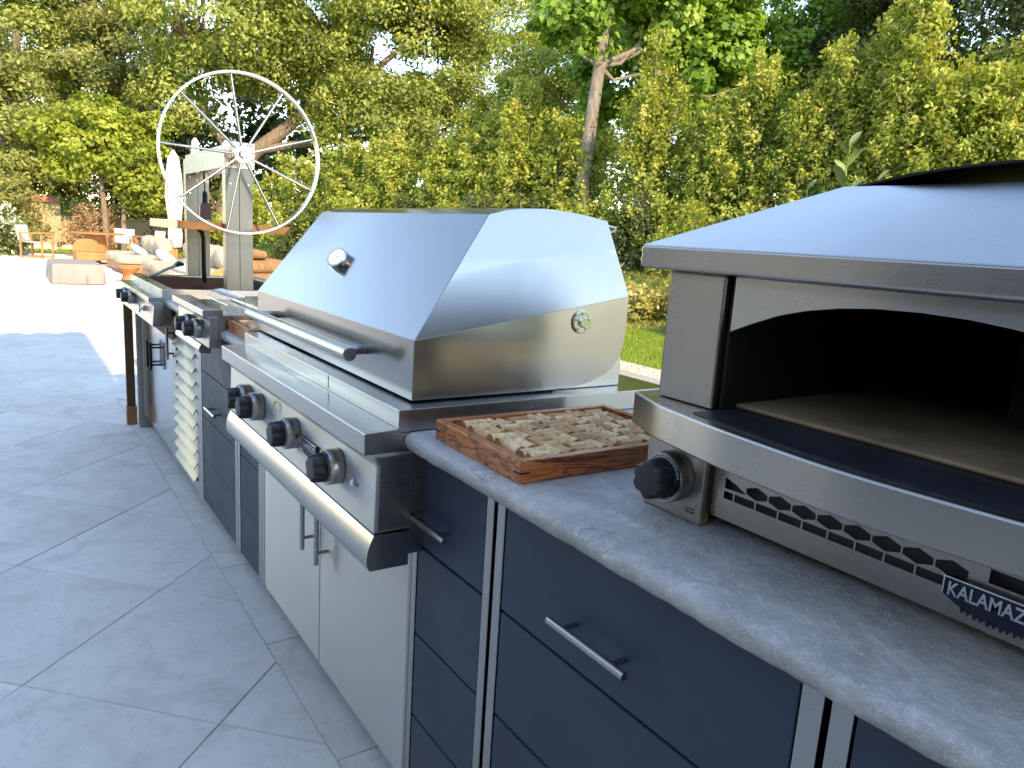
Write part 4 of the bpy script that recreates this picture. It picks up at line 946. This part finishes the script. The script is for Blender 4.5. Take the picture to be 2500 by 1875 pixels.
# hedge of upright shrubs along the bank
def shrub(label, x, y, h, rad, seed, n=11000, leaf='leaf_hedge', size=.050, cone=.80, z0=.85, nsp=230, name='hedge_shrub', group='hedge shrubs on the bank', cat='shrub'):
    rng = np.random.default_rng(seed); t = thing(name, label, cat, (x, y, z0), group)
    org = np.array((x, y, z0)); C = []; N = []; T = []
    per = n//nsp; b = MB(); b.tube([(x, y, z0-.05), (x+.03, y, z0+h*.5), (x, y+.02, z0+h*.9)], [.07, .045, .012], 8)
    # a few leaders give a jagged top
    leads = [(rng.normal(0, rad*.35), rng.normal(0, rad*.35), h*rng.uniform(.72, 1.0)) for _ in range(6)]+[(0, 0, h)]
    for k in range(nsp):
        lx, ly, lh = leads[rng.integers(len(leads))]
        zt = lh*rng.random()**.75; prof = rad*(1-cone*(zt/lh)**1.6)*(.55+.45*min(1, zt/(.12*h)+.5))
        a = rng.uniform(0, 6.283); q = rng.random()**.4; tip = np.array((lx*.8+math.cos(a)*prof*q, ly*.8+math.sin(a)*prof*q, zt))
        ln = rng.uniform(.35, .7)*(.6+.4*h/4); dirn = np.array((math.cos(a)*.55, math.sin(a)*.55, 1.0))+rng.normal(0, .15, 3); dirn /= np.linalg.norm(dirn)
        u = rng.random(per)**.7; sp = .04+.13*(1-u)
        P = tip-dirn*ln*(1-u)[:, None]+rng.normal(size=(per, 3))*sp[:, None]
        C.append(P); N.append(rng.normal(0, .6, (per, 3))+np.array((math.cos(a)*.6, math.sin(a)*.6, .5)))
        T.append(.30+.42*u**2+.12*rng.normal()+.16*rng.normal(size=per)+.10*(zt/h))  # young tips paler; sunlit tips and shaded interior also put into the tone
        if k % 3 == 0:
            s = (x+lx*.3, y+ly*.3, z0+max(.1, zt-ln*1.6)); b.tube([s, tuple(tip-dirn*ln*.5+org), tuple(tip+org)], [.016, .010, .003], 5)
    C = np.concatenate(C); N = np.concatenate(N); T = np.concatenate(T); m = len(C); s = size*(.6+.8*rng.random(m))
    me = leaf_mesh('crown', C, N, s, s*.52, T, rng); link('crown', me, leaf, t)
    part('trunk', b, 'bark_thin', t, smooth=60); return t
HS = [ # y along the row, x, height, radius, words
 (5.6, 12.95, 4.5, 1.1, 'hedge shrub cut by the right edge of the picture'),
 (6.5, 12.55, 3.8, .9, 'lower hedge shrub just inside the right edge of the picture'),
 (7.2, 12.3, 4.95, 1.0, 'tallest pointed hedge shrub near the right edge, above the oven hood'),
 (8.5, 12.0, 4.6, 1.0, 'full hedge shrub above the left half of the oven hood'),
 (9.75, 11.6, 4.35, 1.0, 'golden hedge shrub above the left end of the oven hood'),
 (10.7, 11.4, 3.6, .95, 'shorter golden hedge shrub above the gap between grill and oven'),
 (12.0, 10.9, 4.9, 1.05, 'tall slim hedge shrub directly right of the pale bare tree trunk'),
 (14.3, 10.2, 3.5, 1.0, 'hedge shrub directly left of the pale bare tree trunk'),
 (15.2, 9.95, 4.2, 1.0, 'taller hedge shrub second to the left of the pale bare tree trunk'),
 (16.3, 9.5, 3.5, 1.0, 'hedge shrub above the right half of the grill lid'),
 (17.7, 9.0, 3.0, 1.0, 'slim hedge shrub above the middle of the grill lid'),
 (19.4, 8.4, 3.2, 1.1, 'hedge shrub above the left half of the grill lid'),
 (21.2, 7.9, 3.0, 1.1, 'hedge shrub next to the farthest one'),
 (22.9, 7.3, 2.8, 1.1, 'farthest hedge shrub, right of the hand wheel')]
for i, (y, x, h, rd, lab) in enumerate(HS):
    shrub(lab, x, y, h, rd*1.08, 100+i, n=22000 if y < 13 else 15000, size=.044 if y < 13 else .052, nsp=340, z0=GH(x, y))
# low understorey along the bank so the hedge closes to the ground
for i, y in enumerate((6.2, 7.6, 9.0, 10.4, 11.6, 12.9, 14.4, 15.9, 17.6, 19.6, 21.8)):
    x = 14.1-y/3
    shrub('low leafy shrub at the foot of the hedge, %s from the right' % ('first second third fourth fifth sixth seventh eighth ninth tenth eleventh'.split()[i]), x, y, 1.5, 1.0, 300+i, n=5500, leaf='leaf_hedge' if i % 2 else 'leaf_dark', size=.046, cone=.5, z0=GH(x, y)-.05, nsp=120, name='foot_shrub', group='low shrubs under the hedge')

# live oak with leaning trunk behind the wheel
tree('oak_tree', 'huge spreading oak with leaning grey trunk behind the hand wheel', (7.05, 34.0, 0),
     [(7.05, 34.0, -.1), (7.2, 34, 1.2), (7.5, 33.9, 2.9), (8.6, 33.7, 4.4), (10.0, 33.5, 5.6), (11.0, 33.3, 7.0)],
     [(6.5, 32, 10, 3.6, 3.5, 3.2), (10, 32, 11.5, 4.5, 4.0, 4.0), (14, 31, 9.5, 4.2, 4.0, 3.8), (12.5, 30, 6.0, 2.8, 2.5, 1.6), (16.8, 31, 6.2, 2.6, 2.6, 2.6), (8.3, 33, 7.8, 2.4, 2.4, 1.5), (16, 32, 12.5, 3.5, 3.5, 3.0), (5.6, 33, 6.2, 1.6, 1.5, 1.6), (18.5, 30, 9.8, 2.8, 2.6, 3.0), (9, 32.5, 16, 4.2, 3.6, 3.0), (15, 31.5, 15.8, 3.8, 3.4, 2.6), (11, 33, 7.2, 2.6, 2, 1.6), (14.5, 30.5, 6.0, 2.4, 2.2, 1.8)],
     185000, 860, .88, .092, 'leaf_oak', 'bark_oak', 11, r0=.42, nbr=70, limbs=[([(8.6, 33.7, 4.4), (11, 33, 5.0), (13.5, 32, 5.4), (15.5, 31, 5.6)], .20), ([(8.0, 33.8, 3.6), (6.6, 34, 5.6), (6.0, 33.5, 8.0)], .22), ([(10, 33.5, 5.6), (13, 32, 8), (15, 31, 10)], .22), ([(7.2, 34, 1.4), (6.3, 34.3, 3.2), (6.0, 34.5, 4.6)], .14)])
LT = dict(group='tall background trees')
tree('tall_tree', 'tall dark tree in the top left corner', (.3, 41, 0), [(.3, 41, 0), (.4, 41, 5), (.3, 41, 10)], [(0, 41, 8, 3.2, 3, 3.4), (.6, 41, 12.5, 3.4, 3, 3.4), (-1.5, 40, 4.5, 2, 2, 2.2), (.2, 41, 17, 3, 3, 3)], 60000, 300, .8, .10, 'leaf_oak', 'bark_oak', 12, nbr=30, tone=(.42, .2), **LT)
tree('tall_tree', 'feathery olive green tree right of the top left corner tree', (3.9, 39, 0), [(3.9, 39, 0), (4.0, 39, 5), (3.8, 39, 9)], [(3.2, 39, 7.0, 2.4, 2.4, 2.6), (4.6, 38.5, 8.4, 2.2, 2.4, 2.4), (3.6, 39, 11.2, 2.2, 2, 2.2), (5.6, 39, 5.6, 1.8, 2, 2), (4.6, 39, 14.5, 2.4, 2, 2.4)], 64000, 320, .75, .09, 'leaf_olive', 'bark_oak', 13, nbr=34, **LT)
tree('tall_tree', 'dark evergreen filling the space left of the hand wheel', (4.8, 36.5, 0), [(4.8, 36.5, 0), (4.9, 36.5, 3), (5, 36.5, 6)], [(5.2, 36.2, 3.2, 2.4, 2, 2.6), (2.9, 36.5, 2.6, 2.0, 2, 2.2), (7.0, 37, 3.4, 2.0, 2, 2.6)], 34000, 170, .7, .085, 'leaf_dark', 'bark_oak', 14, nbr=20, **LT)
tree('tall_tree', 'grey green leafy tree behind the left edge of the patio', (-.6, 33.5, 0), [(-.6, 33.5, 0), (-.5, 33.5, 3), (-.6, 33.5, 5)], [(-.4, 33, 4.2, 2.0, 2, 2.4), (-1.0, 33, 6.4, 1.6, 2, 1.6), (.6, 34, 3.0, 1.4, 1.4, 1.6)], 26000, 140, .6, .085, 'leaf_olive', 'bark_oak', 15, nbr=24, **LT)
tree('yellow_tree', 'small bright yellow green tree with two thin trunks before the wall', (2.35, 28.6, 0), [(2.25, 28.6, 0), (2.2, 28.6, 1.6), (2.1, 28.6, 3.2), (2.3, 28.5, 4.2)],
     [(1.6, 28.4, 3.3, 1.15, 1.0, .95), (2.8, 28.4, 3.2, 1.1, 1.0, .9), (2.2, 28.4, 4.3, 1.0, .9, .7), (3.4, 28.4, 2.3, .8, .8, .7), (3.5, 28.4, 4.0, .8, .8, .7), (.9, 28.4, 3.8, .7, .7, .5)], 17000, 150, .42, .075, 'leaf_yellow', 'bark_thin', 16, r0=.10, nbr=34, limbs=[([(2.75, 28.7, 0), (2.8, 28.7, 1.6), (3.0, 28.6, 3.0)], .10)], asp=.6)
tree('sweetgum_tree', 'sweetgum with pale bare trunk and bright green crown above the hedge', (10.4, 13.45, .9), [(10.25, 13.5, .8), (10.35, 13.45, 3.2), (10.5, 13.4, 5.2), (10.6, 13.3, 7.8)],
     [(10.0, 13.9, 6.1, .85, .85, .7), (10.8, 13.2, 7.3, 1.2, 1.2, .9), (12.6, 13.4, 6.7, 1.2, 1.1, 1.4), (13.8, 13.1, 5.8, 1.2, 1.1, 1.4), (13.4, 13.0, 8.0, 1.6, 1.5, 1.3)], 32000, 250, .42, .08, 'leaf_gum', 'bark_pale', 17, r0=.19, nbr=22, asp=.75)
tree('gum_tree', 'bright green leafy tree between the sweetgum and the dark right hand trees', (18.0, 15.0, .9), [(18.0, 15.0, .8), (18, 15, 4), (18, 15, 7)], [(17.6, 15.2, 5.4, 1.6, 1.5, 1.7), (18.4, 14.4, 7.2, 1.6, 1.6, 1.8), (15.9, 15.5, 7.4, 1.9, 1.8, 2.3), (15.2, 17.6, 6.8, 1.8, 1.7, 2.2), (15.6, 17.4, 9.6, 1.8, 1.7, 1.8)], 44000, 320, .55, .09, 'leaf_gum', 'bark_oak', 18, nbr=30, asp=.7, tone=(.45, .2))
tree('pale_tree', 'pale olive tree seen between the oak and the sweetgum trunk', (15.6, 24.5, .9), [(15.6, 24.5, .8), (15.6, 24.5, 3.5), (15.7, 24.4, 6)], [(15.4, 24.4, 4.6, 2.0, 1.9, 2.2), (15.9, 23.6, 7.2, 1.8, 1.6, 1.9), (17.2, 22.4, 5.6, 1.8, 1.6, 2.2)], 34000, 230, .5, .075, 'leaf_hedge', 'bark_oak', 19, nbr=26, tone=(.55, .2))
for i, (x, y, z, sc, lab) in enumerate([(19.5, 8.5, 7.2, 1.0, 'dark evergreen tree behind the tallest hedge shrub at right'), (19.0, 11.6, 6.6, 1.0, 'dark airy tree left of the tallest hedge shrub'), (19.5, 5.4, 7.0, 1.05, 'dark evergreen tree at the far right edge'), (21.5, 14.5, 8.5, 1.1, 'dark tree rising behind the bright green tree')]):
    tree('dark_tree', lab, (x, y, .9), [(x, y, .8), (x, y, z*.6), (x, y, z*1.2)], [(x-.4, y, z-2.6, 2.0*sc, 2.0*sc, 2.2*sc), (x+.5, y+.6, z, 2.3*sc, 2.1*sc, 2.2*sc), (x-.2, y-.7, z+2.4, 2.1*sc, 2.1*sc, 2.0*sc)], 30000, 200, .6, .075, 'leaf_dark', 'bark_oak', 40+i, nbr=40, group='dark trees behind the hedge', hollow=.3)
shrub('dry leafless brown shrub before the garden wall', 1.95, 29.2, 1.75, .95, 401, n=5000, leaf='leaf_dry', size=.035, cone=.3, z0=.1, nsp=220, name='dry_shrub', group=None)
shrub('white flowering green shrub at the left picture edge', -.75, 26.0, 1.5, .75, 402, n=9000, leaf='leaf_flower', size=.05, cone=.35, z0=.0, nsp=180, name='flowering_shrub', group=None)
shrub('grey olive shrub above the flowering shrub at the left edge', -.7, 28.8, 3.0, 1.15, 403, n=9000, leaf='leaf_olive', size=.05, cone=.4, z0=.0, nsp=200, name='olive_shrub', group=None)
shrub('bright green shrub behind the wall cap', 1.3, 31.5, 1.9, .9, 404, n=6000, leaf='leaf_gum', size=.06, cone=.4, z0=.0, nsp=140, name='green_shrub', group=None)
shrub('yellow green shrub right of the wheel grill post', 6.6, 27.6, 3.0, 1.3, 405, n=9000, leaf='leaf_yellow', size=.06, cone=.5, z0=.0, nsp=180, name='yellow_green_shrub', group=None)  # uses the yellow green leaf colour
shrub('dark green shrub between the wheel grill posts', 4.9, 29.0, 2.6, 1.1, 406, n=8000, leaf='leaf_dark', size=.06, cone=.5, z0=.0, nsp=160, name='dark_green_shrub', group=None)  # uses the dark leaf colour

for i, (x, y, h) in enumerate([(8.3, 7.6, .6), (9.0, 8.6, .8), (8.4, 9.5, .6), (8.6, 10.8, .8)]):
    shrub('yellowish weedy bush on the bank behind the grill, %s from the right' % ('first second third fourth'.split()[i]), x, y, h, .5, 500+i, n=2600, leaf='leaf_weed', size=.045, cone=.4, z0=GH(x, y), nsp=70, name='weed_bush', group='weeds on the bank')

# leafy sprigs just behind the counter, seen over the oven hood and the grill
def sprig(label, x, y, h, n, L, seed, z0=0., lean=(.05, 0)):
    rng = np.random.default_rng(seed); t = thing('leafy_stem', label, 'plant', (x, y, z0), 'leafy stems behind the counter'); b = MB()
    top = Vector((x+lean[0], y+lean[1], z0+h)); b.tube([(x, y, z0), (x+lean[0]*.4, y+lean[1]*.4, z0+h*.55), top], [.007, .005, .002], 6); part('stem', b, 'leaf_stem', t, smooth=60)
    for k in range(n):
        u = 1-.55*(k/n)**1.0; p = Vector((x, y, z0)).lerp(top, u); a = k*2.4+rng.uniform(-.3, .3); ln = L*(.45+.75*min(1, (1-u)*3+.15))
        d = Vector((math.cos(a), math.sin(a), .9+.7*u)).normalized(); s = d.cross(Vector((0, 0, 1))).normalized(); nn = s.cross(d)
        P = lambda q, w_, c_: p+d*ln*q+s*w_*ln*.13-Vector((0, 0, 1))*ln*.35*q*q+nn*c_*ln*.03
        vs = []
        for q, w_ in ((0, .15), (.25, .85), (.5, 1.), (.75, .7), (1, .03)):
            vs += [P(q, w_, 1), P(q, 0, 0), P(q, -w_, 1)]
        fs = [(3*i+j, 3*i+j+1, 3*i+j+4, 3*i+j+3) for i in range(4) for j in (0, 1)]
        part('leaf', MB().add(vs, fs), 'leaf_stem', t, smooth=60)
plain('leaf_stem', (.20, .27, .09), .5, 0, .3, 12)
sprig('tall leafy stem rising behind the left end of the oven hood', 1.33, 1.30, 1.61, 30, .17, 1, 0, (.02, -.02))
sprig('short leafy stem left of the tall stem behind the oven hood', 1.35, 1.40, 1.49, 22, .13, 2, 0, (0, .0))
sprig('leafy stem behind the vent cover of the oven hood', 1.33, 1.20, 1.51, 22, .12, 3, 0, (.02, -.02))

# wild growth on the bank and lawn grass
def ground_cover(name, label, n, fx, hgt, m, seed, wide=.006):
    rng = np.random.default_rng(seed); P = fx(rng, n); h = hgt*(.5+rng.random(n)); a = rng.uniform(0, 6.283, n)
    w_ = wide*(.6+.8*rng.random(n)); d = np.stack([np.cos(a), np.sin(a), np.zeros(n)], 1); ln = rng.normal(0, .35, (n, 2))
    V = np.empty((n, 3, 3)); V[:, 0] = P-d*w_[:, None]; V[:, 1] = P+d*w_[:, None]; V[:, 2] = P+np.stack([ln[:, 0]*h, ln[:, 1]*h, h], 1)
    me = bpy.data.meshes.new(name); me.vertices.add(3*n); me.vertices.foreach_set('co', V.reshape(-1).astype(np.float32)); me.loops.add(3*n); me.loops.foreach_set('vertex_index', np.arange(3*n, dtype=np.int32))
    me.polygons.add(n); me.polygons.foreach_set('loop_start', np.arange(0, 3*n, 3, dtype=np.int32)); me.polygons.foreach_set('loop_total', np.full(n, 3, dtype=np.int32))
    t = rng.normal(.45, .22, n); at = me.attributes.new('tone', 'FLOAT', 'FACE'); at.data.foreach_set('value', np.clip(t, 0, 1).astype(np.float32)); me.update()
    o = link(name, me, m); tag(o, label, kind='stuff')
def lawn_pts(rng, n):
    x = 1.2+6.6*rng.random(n); y = 1.5+9*rng.random(n); return np.stack([x, y, np.full(n, -.03)], 1)
def bank_pts(rng, n):
    y = 4+20*rng.random(n); x = 9.4-(np.minimum(y, 18)-4)/3+4.6*rng.random(n); z = np.array([GH(a, b) for a, b in zip(x, y)]); return np.stack([x, y, z-.02], 1)
ground_cover('lawn_grass', 'short green lawn grass behind the counter', 150000, lawn_pts, .035, 'grass_blade', 1, .006)
ground_cover('bank_grass', 'dry yellowish wild grass growing on the bank', 70000, bank_pts, .09, 'leaf_weed', 2, .012)
ground_cover('bed_grass', 'thin grass along the planting bed', 12000, lambda r, n: np.stack([-2+12*r.random(n), 27.3+1.6*r.random(n), np.full(n, .02)], 1), .10, 'grass_blade', 3, .015)

def litter():
    rng = np.random.default_rng(8); n = 14; x = np.where(rng.random(n) < .5, rng.uniform(-.9, -.05, n), -.03-np.abs(rng.normal(0, .06, n))); y = rng.uniform(1.2, 8, n)
    C = np.stack([x, y, np.full(n, .0035)], 1); N = rng.normal(0, .25, (n, 3))+np.array([0, 0, 1]); L = rng.uniform(.002, .006, n)
    o = link('leaf_litter', leaf_mesh('leaf_litter', C, N, L, L*.5, rng.random(n), rng), 'leaf_litter'); tag(o, 'tiny dry leaf scraps scattered on the patio', kind='stuff')
leafmat('leaf_litter', [(0, (.05, .035, .02)), (1, (.22, .14, .07))], .1)
litter()

# far wood closing the view beyond the garden
def far_wood():
    rng = np.random.default_rng(77); lobes = []
    for k in range(34):
        a = R(-12+k*3.0); d = 52+rng.uniform(-4, 5); lobes.append((math.sin(a)*d, math.cos(a)*d, rng.uniform(4, 7.5), 3.6, 3.2, rng.uniform(5.5, 9.0)))
    C, N, L, W, T, cc = lobes_to_leaves(rng, lobes, 80000, 900, 1.3, .22, .6, (.45, .2))
    o = link('far_wood', leaf_mesh('far_wood', C, N, L, W, T, rng), 'leaf_dark'); tag(o, 'distant wood closing the view behind the garden trees', kind='stuff')
far_wood()
